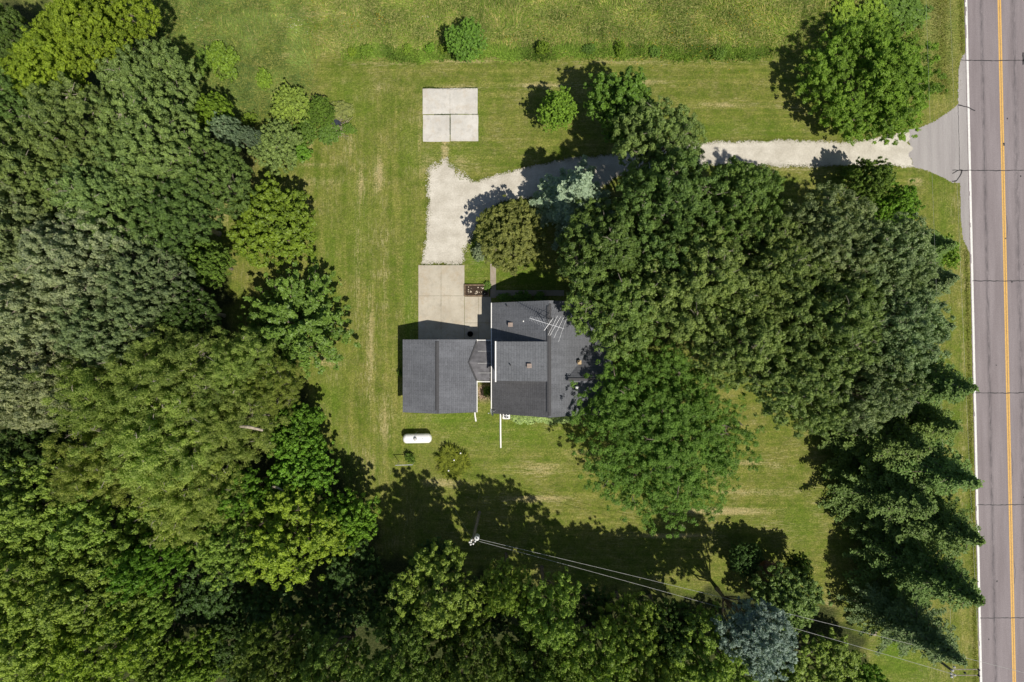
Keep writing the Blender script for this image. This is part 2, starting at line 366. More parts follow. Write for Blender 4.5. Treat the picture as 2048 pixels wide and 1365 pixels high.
# ---------------------------------------------------------------- road
def rx(py, off=0): return 1932+py*.0220+off      # edge line of the road
def long_strip(name, o0, o1, mat, z, y0=-9000, y1=11000, jag=0):
    m = MB(); n = 1 if not jag else 600
    ys = [y0+(y1-y0)*i/n for i in range(n+1)] if not jag else [-200+1800*i/n for i in range(n+1)]
    if jag: ys = [y0]+ys+[y1]
    for i in range(len(ys)-1):
        a = random.uniform(-jag, jag); 
        m.quad([G(rx(ys[i], o0+a), ys[i], z), G(rx(ys[i+1], o0+a), ys[i+1], z), G(rx(ys[i+1], o1), ys[i+1], z), G(rx(ys[i], o1), ys[i], z)])
    return m.build(name, mat)
tag(long_strip('road', -3.5, 141, M['road'], .014, jag=.5), kind='structure')
tag(sheet('driveway_apron', [(1931, 108), (1926, 112), (1920, 125), (1917, 140), (1916, 210), (1895, 226), (1870, 243), (1840, 256), (1808, 262), (1820, 290), (1812, 333), (1845, 338), (1880, 352), (1905, 366), (1920, 366), (1922, 440), (1927, 480), (1938, 505), (1942, 505), (1936, 108)],
    M['apron'], .006, .08, .03, cut=lambda X, Y: (X > ((rx(0, -2.2)-CX)/S - Y*.022+.8)+.04) | (X < (1815-CX)/S+(vnoise(X*0+5, Y*.8)-.5)*1.4+(vnoise(X*3, Y*3)-.5)*.9+(_rs.rand(*X.shape)-.5)*.8)), kind='structure')
def mark(name, off, wd, mat, z=.016, chips=False):  # markings
    m = MB(); y = -400
    while y < 1800:
        dy = 9 if chips else 40
        a = off+(random.uniform(-.12, .12) if chips else 0)
        if chips and random.random() < .06: a += 1.1
        if chips and y < 80 and random.random() < .5: a += 1.3
        b = off+wd+(random.uniform(-.1, .1) if chips else 0)
        if a < b-.6: m.quad([G(rx(y, a), y, z), G(rx(y+dy, a), y+dy, z), G(rx(y+dy, b), y+dy, z), G(rx(y, b), y, z)])
        y += dy
    o = m.build(name, mat); tag(o, kind='structure'); return o
mark('road_edge_line', -1.9, 4.2, M['white_paint'], .017, True)
mark('road_edge_line', 136, 3.6, M['white_paint'], .017)
mark('road_centre_line', 62.8, 2.6, M['yellow']); mark('road_centre_line', 67.2, 2.6, M['yellow'])
mark('centre_line_gap', 65.5, 1.6, M['yellow'].copy(), .0155).data.materials[0] = plain('centre_gap', (.34, .22, .10), .8, .2)
def crack(name, pts, wd=.05, z=.021):
    m = MB(); pp = []
    for i in range(len(pts)-1):
        n = max(2, int(math.dist(pts[i], pts[i+1])/5))
        for k in range(n):
            t = k/n; pp.append((pts[i][0]*(1-t)+pts[i+1][0]*t+random.uniform(-.5, .5), pts[i][1]*(1-t)+pts[i+1][1]*t+random.uniform(-.6, .6)))
    pp.append(pts[-1])
    for i in range(len(pp)-1):
        a, b = G(*pp[i], z), G(*pp[i+1], z); t = (b-a).normalized(); nrm = Vector((-t.y, t.x, 0))*wd*random.uniform(.7, 1.2)
        m.quad([a-nrm, b-nrm, b+nrm, a+nrm])
    tag(m.build(name, M['seal']), kind='structure')
for y, xs in ((121, 1922), (341, 1905), (562, 1944), (786, 1950), (1010, 1955), (1236, 1960), (-100, 1932), (1460, 1966)):
    crack('road_crack', [(xs, y), (2000, y+random.uniform(-1, 1)), (2100, y-1)], .045)
crack('road_crack', [(1916, 210), (1935, 215), (1950, 222)], .06)
crack('road_crack', [(1905, 348), (1915, 341), (1925, 341)], .05); crack('road_crack', [(1924, 342), (1920, 352), (1913, 362), (1904, 363)], .07)
crack('road_crack', [(1916, 212), (1918, 280), (1919, 340)], .018)
crack('road_crack', [(2046, 105), (2046, 130)], .1); crack('road_crack', [(2007, 286), (2008, 292)], .1); crack('road_crack', [(2023, 563), (2024, 566)], .07)

rs = random.Random(21)
for i in range(9):
    yy = rs.uniform(20, 1340); xx = rx(yy)+rs.uniform(15, 105); m = MB(); r_ = rs.uniform(.04, .12)
    m.quad([G(xx, yy, .0225)+Vector((math.cos(k*.785)*r_*rs.uniform(.6, 1.2), math.sin(k*.785)*r_*rs.uniform(.6, 1.5), 0)) for k in range(8)]); tag(m.build('tar_spot', M['seal']), kind='structure')
for yy in (430, 905, 1120): crack('road_crack', [(rx(yy)+70, yy), (rx(yy)+74, yy+22), (rx(yy)+72, yy+48)], .012)
# ---------------------------------------------------------------- drive, pads and paths
gd = [(1835, 262), (1700, 284), (1560, 281), (1430, 284), (1300, 298), (1200, 312), (1110, 322), (1040, 338), (1000, 350), (965, 359), (945, 364), (925, 352), (905, 336), (893, 318), (884, 318), (872, 332), (858, 342), (857, 400), (857, 440), (850, 490), (843, 528),
      (922, 528), (932, 500), (942, 470), (955, 440), (1000, 405), (1060, 396), (1130, 386), (1200, 378), (1240, 352), (1300, 340), (1400, 330), (1530, 331), (1640, 333), (1700, 332), (1835, 333)]
sheet('gravel_drive', gd, M['gravel'], .010, .06, .13, soft=[(860, 400, 60, .08), (915, 345, 25, .25), (870, 335, 20, .2), (935, 500, 22, .2)], cut=lambda X, Y: X > (1822-CX)/S+(vnoise(X*0+Y*1.5, Y*1.5)-.5)*.9)
tag(bpy.data.objects['gravel_drive'], kind='structure')
def slabs(name, rects, mat, th=.05, j=.25):
    m = MB()
    for (x0, y0, x1, y1) in rects:
        q = [(x0, y0), (x0, y1), (x1, y1), (x1, y0)]; P8 = []
        for i in range(4):
            a, b = q[i], q[(i+1) % 4]; n = max(2, int(math.dist(a, b)/7))
            for k in range(n):
                t = k/n; P8.append(G(a[0]*(1-t)+b[0]*t+random.uniform(-j, j), a[1]*(1-t)+b[1]*t+random.uniform(-j, j), th))
        m.slab(P8, th+.02)
    tag(m.build(name, mat), kind='structure')
slabs('concrete_pad', [(845.5, 178, 899.8, 229), (900.2, 177, 955.2, 228.5), (846, 230.8, 899.5, 284), (901.2, 230, 956.5, 283)], M['pad'])
slabs('concrete_drive', [(837, 531, 882, 592), (882.4, 531, 928.8, 592), (837, 592.4, 882, 685), (882.4, 592.4, 928.8, 685)], M['concrete'], .05, .12)
slabs('patio', [(929.4, 594, 957, 646), (957.4, 594, 982, 646), (929.4, 646.5, 957, 685), (957.4, 646.5, 982, 685)], M['concrete'], .05, .08)
slabs('garden_path', [(980.5, 528, 992, 562), (980.5, 562.4, 992, 596), (992.5, 581, 1040, 592), (1040.4, 581, 1090, 592), (1090.4, 581, 1128, 592)], M['walk'], .04, .1)

# ---------------------------------------------------------------- roofs
def roof_plane(name, pts, mat, parent, th=.12, run=None):
    """pts counter-clockwise from above, first edge is the eave"""
    m = MB(); m.slab(pts, th); o = m.build(name, mat, parent); me = o.data
    a = Vector(pts[0]); u = (Vector(pts[1])-a).normalized(); nrm = u.cross(Vector(pts[-1])-a).normalized(); v = nrm.cross(u)
    uv = me.uv_layers.new(name='UVMap')
    for lp in me.loops:
        q = me.vertices[lp.vertex_index].co-a; uv.data[lp.index].uv = (q.dot(u)+100, q.dot(v)+100)
    return o
def gx_(px, h): return (px-CX)/S*(1-h/H0)
def gy_(py, h): return -(py-CY)/S*(1-h/H0)

def window(wall, cx, cy, z, wd, ht, axis):
    f = MB(); g = MB(); s_ = MB()
    if axis == 'y': f.box((cx, cy, z), (.07, wd+.14, ht+.14)); g.box((cx, cy, z), (.10, wd, ht)); g2 = (.11, .04, ht)
    else: f.box((cx, cy, z), (wd+.14, .07, ht+.14)); g.box((cx, cy, z), (wd, .10, ht)); g2 = (.04, .11, ht)
    fo = f.build('window', M['trim'], wall); g.build('pane', M['glass'], fo)
    s_.box((cx, cy, z), (.115, wd, .04) if axis == 'y' else (wd, .115, .04)).build('window_frame', M['trim'], fo)

# garage
EZ, RZ = 3.2, 4.55
x0, x1, xr = gx_(805.5, EZ), gx_(953.5, EZ), gx_(873.5, RZ)
y1, y0 = gy_(679.5, EZ), gy_(825, EZ)
garage = empty('garage', ((x0+x1)/2, (y0+y1)/2, 0)); tag(garage, 'small garage with grey shingle roof beside the concrete drive, left of the house', 'garage')
GL = Vector(garage.location)
def L(p, o=GL): return (p[0]-o.x, p[1]-o.y, p[2])
wx0, wx1, wy0, wy1 = x0+.42, x1-.42, y0+.3, y1-.3
def gz(x): return EZ+(RZ-EZ)*((x-x0)/(xr-x0) if x < xr else (x1-x)/(x1-xr))
def gable_walls(name, parent, o, wx0, wx1, wy0, wy1, xr, zf, drop=.13):
    m = MB(); zr = zf(xr)-drop; a0 = zf(wx0)-drop; a1 = zf(wx1)-drop
    for y in (wy0, wy1):
        m.quad([L((wx0, y, 0), o), L((wx1, y, 0), o), L((wx1, y, a1), o), L((xr, y, zr), o), L((wx0, y, a0), o)])
    m.quad([L((wx0, wy0, 0), o), L((wx0, wy1, 0), o), L((wx0, wy1, a0), o), L((wx0, wy0, a0), o)])
    m.quad([L((wx1, wy0, 0), o), L((wx1, wy1, 0), o), L((wx1, wy1, a1), o), L((wx1, wy0, a1), o)])
    return m.build(name, M['siding'], parent)
gw = gable_walls('wall', garage, GL, wx0, wx1, wy0, wy1, xr, gz)
# east slope is notched where the breezeway roof runs into it
BR, BE = 3.56, 3.2
ym = gy_(725, 3.5); by1 = gy_(682, 3.1); by0 = gy_(762, 3.1); nx_ = gx_(937.5, 3.5)
roof_plane('roof', [L((x0, y1, EZ)), L((x0, y0, EZ)), L((xr, y0, RZ)), L((xr, y1, RZ))], M['shingle'], garage)
roof_plane('roof', [L((x1, y0, EZ)), L((x1, by0, EZ)), L((nx_, ym, gz(nx_))), L((x1, by1, EZ)), L((x1, y1, EZ)), L((xr, y1, RZ)), L((xr, y0, RZ))], M['shingle'], garage)
m = MB(); m.slab([L((xr-.17, y0+.35, RZ+.0)), L((xr-.02, y0+.35, RZ+.09)), L((xr-.02, y1-.2, RZ+.09)), L((xr-.17, y1-.2, RZ+.0))], .05)
m.slab([L((xr+.02, y0+.0, RZ+.09)), L((xr+.21, y0+.0, RZ+.0)), L((xr+.21, y1-.2, RZ+.0)), L((xr+.02, y1-.2, RZ+.09))], .05)
m.box(L((xr, (y0+y1)/2-.0, RZ+.05)), (.05, (y1-y0)-.7, .07)); m.build('ridge_vent', M['shingle_dark'], garage)
MB().box(L((x1+.035, (y0+by0)/2, EZ-.07)), (.07, by0-y0, .09)).build('gutter', M['trim'], garage); MB().box(L((x1+.035, y1-.12, EZ-.07)), (.1, .25, .1)).build('gutter', M['trim'], garage)
for yy, sg in ((y1+.012, 1), (y0-.012, -1)):
    m = MB()
    for xa, xb in ((x0, xr), (xr, x1)):
        za, zb = gz(xa)-.03, gz(xb)-.03
        m.quad([L((xa, yy, za)), L((xb, yy, zb)), L((xb, yy, zb-.18)), L((xa, yy, za-.18))])
    m.build('fascia', M['trim'], garage)
m = MB(); m.box(L((x0+3.9, wy1+.03, 1.15)), (4.9, .06, 2.3)); gdoor = m.build('garage_door', M['door'], gw)
for i in range(3): MB().box(L((x0+3.9, wy1+.065, .58+.57*i)), (4.9, .02, .025)).build('panel_joint', M['grey_plastic'], gdoor)
window(gw, *L((wx0, (y0+y1)/2+1, 1.5))[:2], 1.5, 1.0, .9, 'y'); window(gw, *L(((x0+x1)/2, wy0, 1.5))[:2], 1.5, 1.2, .9, 'x')

# breezeway between garage and house
bx1 = gx_(981.5, 3.1)
bz = empty('breezeway', ((x1+bx1)/2, ym, 0)); tag(bz, 'dark roofed low link between the garage and the house', 'breezeway'); BL = Vector(bz.location)
roof_plane('roof', [L((x1+.1, by1, BE-.1), BL), L((nx_+.02, ym, BR), BL), L((bx1, ym, BR-.06), BL), L((bx1, by1, BE-.1), BL)][::-1], M['membrane'], bz, .1)
roof_plane('roof', [L((x1+.1, by0, BE-.1), BL), L((bx1-.1, by0, BE-.1), BL), L((bx1-.1, ym, BR-.06), BL), L((nx_+.02, ym, BR), BL)], M['membrane'], bz, .1)
for f in (.26, .56, .8):
    yy = by1+(by0-by1)*f; zz = BE-.1+(BR-BE+.04)*(1-abs(f-.54)/.54)
    MB().box(L(((x1+bx1)/2+.1, yy, zz+.025), BL), (bx1-x1-.05, .03, .02)).build('seam', M['grey_plastic'], bz)
# flashing along the notch
MB().tube([L((x1-.0, by1, EZ+.04), BL), L((nx_, ym, gz(nx_)+.05), BL), L((x1-.0, by0, EZ+.04), BL)], .09, 6).build('flashing', M['shingle_dark'], bz)
MB().box(L(((x1+bx1)/2+.05, by1+.06, BE-.16), BL), (bx1-x1, .07, .10)).build('gutter', M['trim'], bz)
MB().box(L(((x1+bx1)/2, by0-.10, BE-.16), BL), (bx1-x1-.1, .08, .10)).build('gutter', M['trim'], bz)
MB().box(L(((x1+bx1)/2-.15, by0+.35, 1.5), BL), (bx1-x1+.6, .12, 3.0)).build('wall', M['siding'], bz); bw = MB().box(L(((x1+bx1)/2-.15, by1-.35, 1.5), BL), (bx1-x1+.6, .12, 3.0)).build('wall', M['siding'], bz)
MB().box(L(((x1+bx1)/2-.15, by1-.28, 1.05), BL), (.95, .08, 2.1)).build('door', M['door'], bw)

# house
HE, HR = 3.4, 7.4
hx0, hx1 = gx_(984, HE), (1197-CX)/S; hxr = gx_(1097.5, HR)
hy1, hy0 = gy_(606, HE), gy_(827, HE)
house = empty('house', ((hx0+hx1)/2, (hy0+hy1)/2, 0)); tag(house, 'two storey farmhouse with grey shingle roof and a wide shed dormer', 'house'); HL = Vector(house.location)
def h(p): return L(p, HL)
sr = (HR-HE)/(hx1-hxr)*.99
def hz(x): return HR-(HR-HE)*(hxr-x)/(hxr-hx0) if x < hxr else HR-sr*(x-hxr)
hw = gable_walls('wall', house, HL, hx0+.4, hx1-.4, hy0+.3, hy1-.3, hxr, hz)
dx0 = gx_(992.5, 6.2); DZ = 6.2; dy1 = gy_(683.5, DZ); dy0 = gy_(762, DZ)
def slope(x): return hz(x)
# west slope in three strips: weathered to the south, the middle under the dormer, north
roof_plane('roof', [h((hx0, dy0, HE)), h((hx0, hy0, HE)), h((hxr, hy0, HR)), h((hxr, dy0, HR))], M['shingle_dark'], house)
roof_plane('roof', [h((hx0, hy1, HE)), h((hx0, dy0+.004, HE)), h((hxr, dy0+.004, HR)), h((hxr, hy1, HR))], M['shingle'], house)
# east slope, and the cross wing that runs into it
wxe = (1211-CX)/S; WR = 6.15; wy = -(751-CY)/S; wj = hxr+(HR-WR)/sr
wn = wy+(WR-HE+.02)/.635; wsx = wy-(WR-HE+.02)/.635
z1 = hz(hx1)
def wz(y): return WR-.635*abs(y-wy)
vyN = wy+(WR-z1)/.635; vyS = wy-(WR-z1)/.635
roof_plane('roof', [h((hx1, vyN, z1)), h((hx1, hy1, z1)), h((hxr, hy1, HR)), h((hxr, hy0, HR)), h((wj+.01+(WR-(wz(hy0)))/sr, hy0, wz(hy0))), h((wj, wy, WR))], M['shingle'], house)
roof_plane('roof', [h((wxe, vyN, z1)), h((hx1, vyN, z1)), h((wj, wy, WR)), h((wxe, wy, WR))], shingle_mat('roof_shingles_wing_shade', (.105, .110, .122), 1.0, .3, .1), house)  # north slope: shade of facing away from the sun put into a darker shingle
roof_plane('roof', [h((hx1, vyS, z1)), h((wxe, vyS, z1)), h((wxe, wy, WR)), h((wj, wy, WR))], M['shingle'], house)
MB().box(h(((wj+wxe)/2+.05, wy-.12, WR-.02)), (wxe-wj-.1, .24, .06)).build('ridge_cap', M['shingle_dark'], house)
MB().slab([h((wj+.1, wy-.0, WR+.06)), h((wxe, wy-.0, WR+.06)), h((wxe, wy+.06, WR+.05)), h((wj+.1, wy+.06, WR+.05))], .1).build('ridge_cap', M['dark_metal'], house)
ww = MB(); ww.quad([h((wxe-.35, vyS+.3, 0)), h((wxe-.35, vyN-.3, 0)), h((wxe-.35, vyN-.3, z1-.0)), h((wxe-.35, wy, WR-.15)), h((wxe-.35, vyS+.3, z1-.0))])
ww.quad([h((hx1-1, vyN-.3, 0)), h((wxe-.35, vyN-.3, 0)), h((wxe-.35, vyN-.3, z1)), h((hx1-1, vyN-.3, z1))]); ww.quad([h((hx1-1, vyS+.3, 0)), h((wxe-.35, vyS+.3, 0)), h((wxe-.35, vyS+.3, z1)), h((hx1-1, vyS+.3, z1))])
ww = ww.build('wing_wall', M['siding'], house)
# shed dormer
dm = empty('dormer', (0, 0, 0)); dm.parent = house
roof_plane('dormer_roof', [h((dx0, dy1, DZ)), h((dx0, dy0, DZ)), h((hxr-.05, dy0, HR+.05)), h((hxr-.05, dy1, HR+.05))], M['shingle_dormer'], dm, .1)
def wallprism():
    m = MB(); xs_ = dx0+.25
    zt = lambda x: DZ+(HR+.05-DZ)*(x-dx0)/(hxr-.05-dx0)-.11
    for y in (dy1-.18, dy0+.18):
        m.quad([h((xs_, y, hz(xs_)-.1)), h((hxr-.3, y, hz(hxr-.3)-.1)), h((hxr-.3, y, zt(hxr-.3))), h((xs_, y, zt(xs_)))])
    m.quad([h((xs_, dy1-.18, hz(xs_)-.1)), h((xs_, dy0+.18, hz(xs_)-.1)), h((xs_, dy0+.18, zt(xs_))), h((xs_, dy1-.18, zt(xs_)))])
    return m.build('dormer_wall', M['siding'], dm)
wallprism()
for i in range(3):
    yy = dy0+(dy1-dy0)*(.2+.3*i); MB().box(h((dx0+.24, yy, 5.2)), (.08, .95, 1.0)).build('window', M['glass'], dm)
MB().box(h((dx0-.06, (dy0+dy1)/2-.05, DZ-.06)), (.13, dy1-dy0+.15, .12)).build('gutter', M['trim'], dm)
MB().box(h((hx0-.065, (hy0+hy1)/2, HE-.07)), (.085, hy1-hy0, .10)).build('gutter', M['trim'], house)
MB().tube([h((hx0-.06, hy0+.15, HE-.12)), h((hx0+.2, hy0+.1, HE-.5)), h((hx0+.34, hy0+.24, HE-.8)), h((hx0+.34, hy0+.24, .2))], .045, 6).build('downspout', M['trim'], house)
# ridge vent
m = MB(); m.slab([h((hxr-.19, hy0+.5, HR+.0)), h((hxr-.02, hy0+.5, HR+.10)), h((hxr-.02, hy1-.55, HR+.10)), h((hxr-.19, hy1-.55, HR+.0))], .06)
m.slab([h((hxr+.02, hy0+.15, HR+.10)), h((hxr+.24, hy0+.15, HR-.03)), h((hxr+.24, hy1-.35, HR-.03)), h((hxr+.02, hy1-.35, HR+.10))], .06)
m.box(h((hxr, (hy0+hy1)/2, HR+.07)), (.05, hy1-hy0-1.1, .06)); m.build('ridge_vent', M['shingle_dark'], house)
for yy in (hy1+.012, hy0-.012):
    m = MB()
    for xa, xb in ((hx0, hxr), (hxr, hx1 if yy > 0 else wj+1.5)):
        za, zb = hz(xa)-.03, hz(xb)-.03
        m.quad([h((xa, yy, za)), h((xb, yy, zb)), h((xb, yy, zb-.2)), h((xa, yy, za-.2))])
    m.build('fascia', M['trim'], house)
for cx in (hx0+2.5, hx0+5.6, hx0+9): window(hw, *h((cx, hy0+.3, 0))[:2], 1.6, 1.1, 1.3, 'x')
for cx in (hx0+2.5, hx0+9): window(hw, *h((cx, hy1-.3, 0))[:2], 1.6, 1.1, 1.3, 'x')
window(hw, *h((hxr, hy0+.3, 0))[:2], 4.9, 1.0, 1.2, 'x'); window(hw, *h((hxr, hy1-.3, 0))[:2], 4.9, 1.0, 1.2, 'x')
MB().box(h((hx0+5.3, hy1-.27, 1.05)), (1.0, .08, 2.1)).build('door', M['door'], hw)
# things on the roofs (parts of the house)
def roofpos(px, py, dormer=False):
    z = 6
    for _ in range(6):
        x = gx_(px, z); y = gy_(py, z)
        z = DZ+(HR+.05-DZ)*(x-dx0)/(hxr-.05-dx0) if dormer else (hz(x) if x < hxr else max(hz(x), wz(y)))
    return x, y, z
for px, py, dmr in ((1021, 650, 0), (1058.5, 732, 1)):
    x, y, z = roofpos(px, py, dmr); MB().box(h((x, y, z+.13)), (.40, .36, .22)).box(h((x, y, z+.26)), (.46, .42, .05)).build('roof_vent', M['vent'], house)
for px, py, dmr in ((1014.5, 613, 0), (1021, 731, 1)):
    x, y, z = roofpos(px, py, dmr); MB().tube([h((x, y, z-.1)), h((x, y, z+.4))], .06, 10).build('vent_pipe', M['dark_metal'], house)
x, y, z = roofpos(1047, 643); MB().lathe(h((x, y, z)), [(.07, 0), (.07, .03)], 10).build('vent_pipe', M['trim'], house)
x, y, z = roofpos(1153, 775); MB().tube([h((x, y, z-.1)), h((x, y, z+.35))], .09, 10).box(h((x, y, z+.37)), (.26, .26, .05)).build('vent_pipe', M['trim'], house)
x, y, z = roofpos(1158, 725); MB().box(h((x, y, z+.15)), (.30, .34, .8)).box(h((x, y, z+.57)), (.36, .40, .06)).tube([h((x, y, z+.6)), h((x, y, z+.8))], .10, 10).build('chimney', M['brick'], house)

# television antenna on a mast at the north ridge
def antenna():
    AZ = 9.1; a = P(1058.5, 636.5, AZ); b = P(1128, 658, AZ)
    mp = a.lerp(b, .50); t = empty('tv_antenna', (mp.x, mp.y, HR)); tag(t, 'silver television antenna with long rods on a mast above the house ridge', 'antenna')
    def q(v): return (v[0]-mp.x, v[1]-mp.y, v[2]-HR)
    MB().tube([q(a), q(b)], .028, 6).build('boom', M['alu'], t)
    MB().tube([q((mp.x, mp.y, HR-.05)), q((mp.x, mp.y, AZ+.15))], .03, 8).build('mast', M['steel'], t)
    for k in range(3):
        an = k*2.1+.5; MB().tube([q((mp.x, mp.y, HR+1.0)), q((hxr+.35*math.cos(an), mp.y+.9*math.sin(an), HR-.1))], .015, 5).build('mast_brace', M['steel'], t)
    d_ = (b-a).normalized(); pr = Vector((-d_.y, d_.x, 0))
    # long elements swept towards the south-west, image measured at their two ends
    for e0, e1 in (((1135, 631), (1117, 684)), ((1129, 631), (1107.5, 677)), ((1122, 633), (1099.5, 672)), ((1115, 632), (1096, 671)), ((1107, 636), (1088, 662))):
        MB().tube([q(P(*e0, AZ+.03)), q(P(*e1, AZ+.03))], .013, 5).build('rod', M['alu'], t)
    for i in range(13):
        f = .03+i*.045; c = a.lerp(b, f); ln = .22+.02*i
        MB().tube([q(c-pr*ln), q(c+pr*ln)], .012, 5).build('rod', M['alu'], t)
    MB().tube([q(P(1092, 634, AZ-.6)), q(P(1108, 636, AZ-.6))], .02, 5).build('rod', M['dark_metal'], t)
antenna()

# ---------------------------------------------------------------- objects round the house
def lp(o): 
    c = Vector(o.location); return lambda v: (v[0]-c.x, v[1]-c.y, v[2]-c.z)
# propane tank
c = P(835, 877, .75); ang = R(1.0)
t = empty('propane_tank', (c.x, c.y, 0), ang); tag(t, 'white horizontal propane tank with rounded ends lying on the lawn', 'propane tank')
prof = []
for i in range(13):
    a = math.pi/2*i/12; prof.append((-1.52+.40*(1-math.sin(math.pi/2-a)) if 0 else -1.12-.42*math.cos(a), .50*math.sin(a)))
prof2 = prof+[(-x, r_) for x, r_ in prof[::-1]]
MB().tube([(x, 0, .85) for x, r_ in prof2], [max(.005, r_) for x, r_ in prof2], 32).build('tank_body', M['tank'], t, True)
m = MB(); m.lathe((-.15, 0, 1.30), [(.17, 0), (.19, .12), (.18, .2), (.1, .26), (.02, .28)], 16); m.build('valve_dome', M['grey_plastic'], t, True)
MB().lathe((.62, .03, 1.32), [(.035, 0), (.035, .07), (.01, .08)], 8).build('relief_valve', M['steel'], t)
MB().tube([(-.15, .2, 1.4), (-.1, .6, 1.35), (-.05, .66, .6), (-.05, .66, 0)], .015, 6).build('gas_pipe', M['steel'], t)
for x in (-.9, .9):
    MB().box((x, 0, .18), (.22, .75, .36)).build('foot', M['concrete'], t)
# rail on two posts
a = P(791, 931, 1.75); b = P(824.5, 930, 1.75)
t = empty('clothes_rail', ((a.x+b.x)/2, (a.y+b.y)/2, 0)); q = lp(t); tag(t, 'thin white rail on posts standing beside a small bush below the propane tank', 'clothes rail')
MB().tube([q(a), q(b)], .035, 8).build('rail', M['alu'], t)
for v in (a.lerp(b, .06), b): MB().tube([q((v.x, v.y, 0)), q((v.x, v.y, 1.75))], .03, 8).build('post', M['alu'], t)
# downspout extensions
for nm, pts, lab in (('drain_pipe', [(1001, 826), (1001, 860), (1001.5, 896)], 'long white drain pipe lying on the lawn from the house corner'), ('drain_pipe', [(949.5, 820), (950, 830), (952, 843)], 'short white drain pipe lying on the lawn at the garage corner')):
    pp = [G(x, y, .09) for x, y in pts]; c = pp[0]; m = MB(); m.tube([(v-c)[:] for v in pp], .085, 10)
    o = m.build(nm, M['trim']); o.location = c; tag(o, lab, 'drain pipe', 'drain pipes')
# air conditioner
c = G(1013, 823.5)+Vector((0, -.35, 0)); t = empty('air_conditioner', c); tag(t, 'pale boxy outdoor air conditioner with round fan behind the house', 'air conditioner')
m = MB(); m.box((0, 0, .04), (.95, .85, .08)); m.build('base_pad', M['concrete'], t)
m = MB()
for k in range(4): pass
P8 = []
for cx_, cy_, a0 in ((.26, .26, 0), (-.26, .26, 90), (-.26, -.26, 180), (.26, -.26, 270)):
    for j in range(4): an = R(a0+30*j); P8.append((cx_+.12*math.cos(an), cy_+.12*math.sin(an), .82))
m.slab(P8, .74); m.build('casing', M['siding'], t)
MB().lathe((0, 0, .82), [(.29, 0), (.29, .02)], 24).build('fan_opening', M['dark_metal'], t)
fn = MB()
for k in range(4):
    an = k*math.pi/2; u = Vector((math.cos(an), math.sin(an), 0)); v = Vector((-u.y, u.x, 0))
    fn.slab([u*.05-v*.04+Vector((0, 0, .865)), u*.27-v*.1+Vector((0, 0, .855)), u*.27+v*.05+Vector((0, 0, .875)), u*.05+v*.04+Vector((0, 0, .87))], .01)
fn.lathe((0, 0, .85), [(.06, 0), (.05, .04)], 12); fn.build('fan', M['steel'], t)
# satellite dish on the south-west corner of the roof
c = P(988, 823, 3.6); t = empty('satellite_dish', (c.x+.1, c.y+.1, HE)); tag(t, 'small pale satellite dish at the lower left corner of the house roof', 'satellite dish')
m = MB(); nrm = Vector((-.92, -.25, .32)).normalized(); u = nrm.cross(Vector((0, 0, 1))).normalized(); v = nrm.cross(u)
cc = Vector((-.22, -.15, .45)); rings = []
for j in range(6):
    r_ = .40*j/5
    for k in range(20):
        an = 2*math.pi*k/20; m.v.append(tuple(cc+u*r_*math.cos(an)+v*r_*1.15*math.sin(an)+nrm*(.10*(j/5)**2)))
for j in range(5):
    for k in range(20): m.f.append((j*20+k, j*20+(k+1) % 20, (j+1)*20+(k+1) % 20, (j+1)*20+k))
m.build('reflector', M['grey_plastic'], t, True)
MB().tube([(0.1, 0, -.1), (.05, 0, .3), tuple(cc)], .025, 8).build('mount', M['steel'], t)
MB().tube([tuple(cc-v*.3), tuple(cc+nrm*.45)], .012, 6).box(tuple(cc+nrm*.47), (.07, .07, .1)).build('feed_arm', M['steel'], t)
# flower pot
c = G(941, 668.5, .05); t = empty('flower_pot', c); tag(t, 'round dark flower pot on the patio in the shade of the garage', 'flower pot')
MB().lathe((0, 0, 0), [(.2, 0), (.27, .3), (.32, .42), (.32, .46), (.27, .46), (.26, .40), (.01, .40)], 24).build('pot', M['ceramic'], t)
MB().lathe((0, 0, .3), [(.25, 0), (.25, .115), (.02, .125)], 20).build('soil', M['soil'], t)
# raised bed
x0_, x1_, y0_, y1_ = (930-CX)/S, (977-CX)/S, -(592.5-CY)/S, -(571-CY)/S
t = empty('planter_bed', ((x0_+x1_)/2, (y0_+y1_)/2, 0)); tag(t, 'timber edged flower bed of dark soil and pale stones beside the patio', 'planter bed')
W_, D_ = x1_-x0_, y1_-y0_
m = MB()
m.box((0, D_/2, .15), (W_+.12, .12, .3)).box((0, -D_/2, .15), (W_+.12, .12, .3)).box((W_/2, 0, .149), (.12, D_-.12, .298)).box((-W_/2, 0, .149), (.12, D_-.12, .298)); m.build('edging', M['timber'], t)
MB().box((0, 0, .11), (W_-.12, D_-.12, .22)).build('soil', M['soil'], t)
rs = random.Random(4)
for i in range(26):
    m = MB(); r_ = rs.uniform(.035, .075); m.lathe((rs.uniform(-W_/2+.2, W_/2-.2), rs.uniform(-D_/2+.15, D_/2-.15), .21), [(r_*.6, 0), (r_, r_*.4), (r_*.7, r_*.9), (.005, r_)], 7); m.build('stone', M['stone'], t)

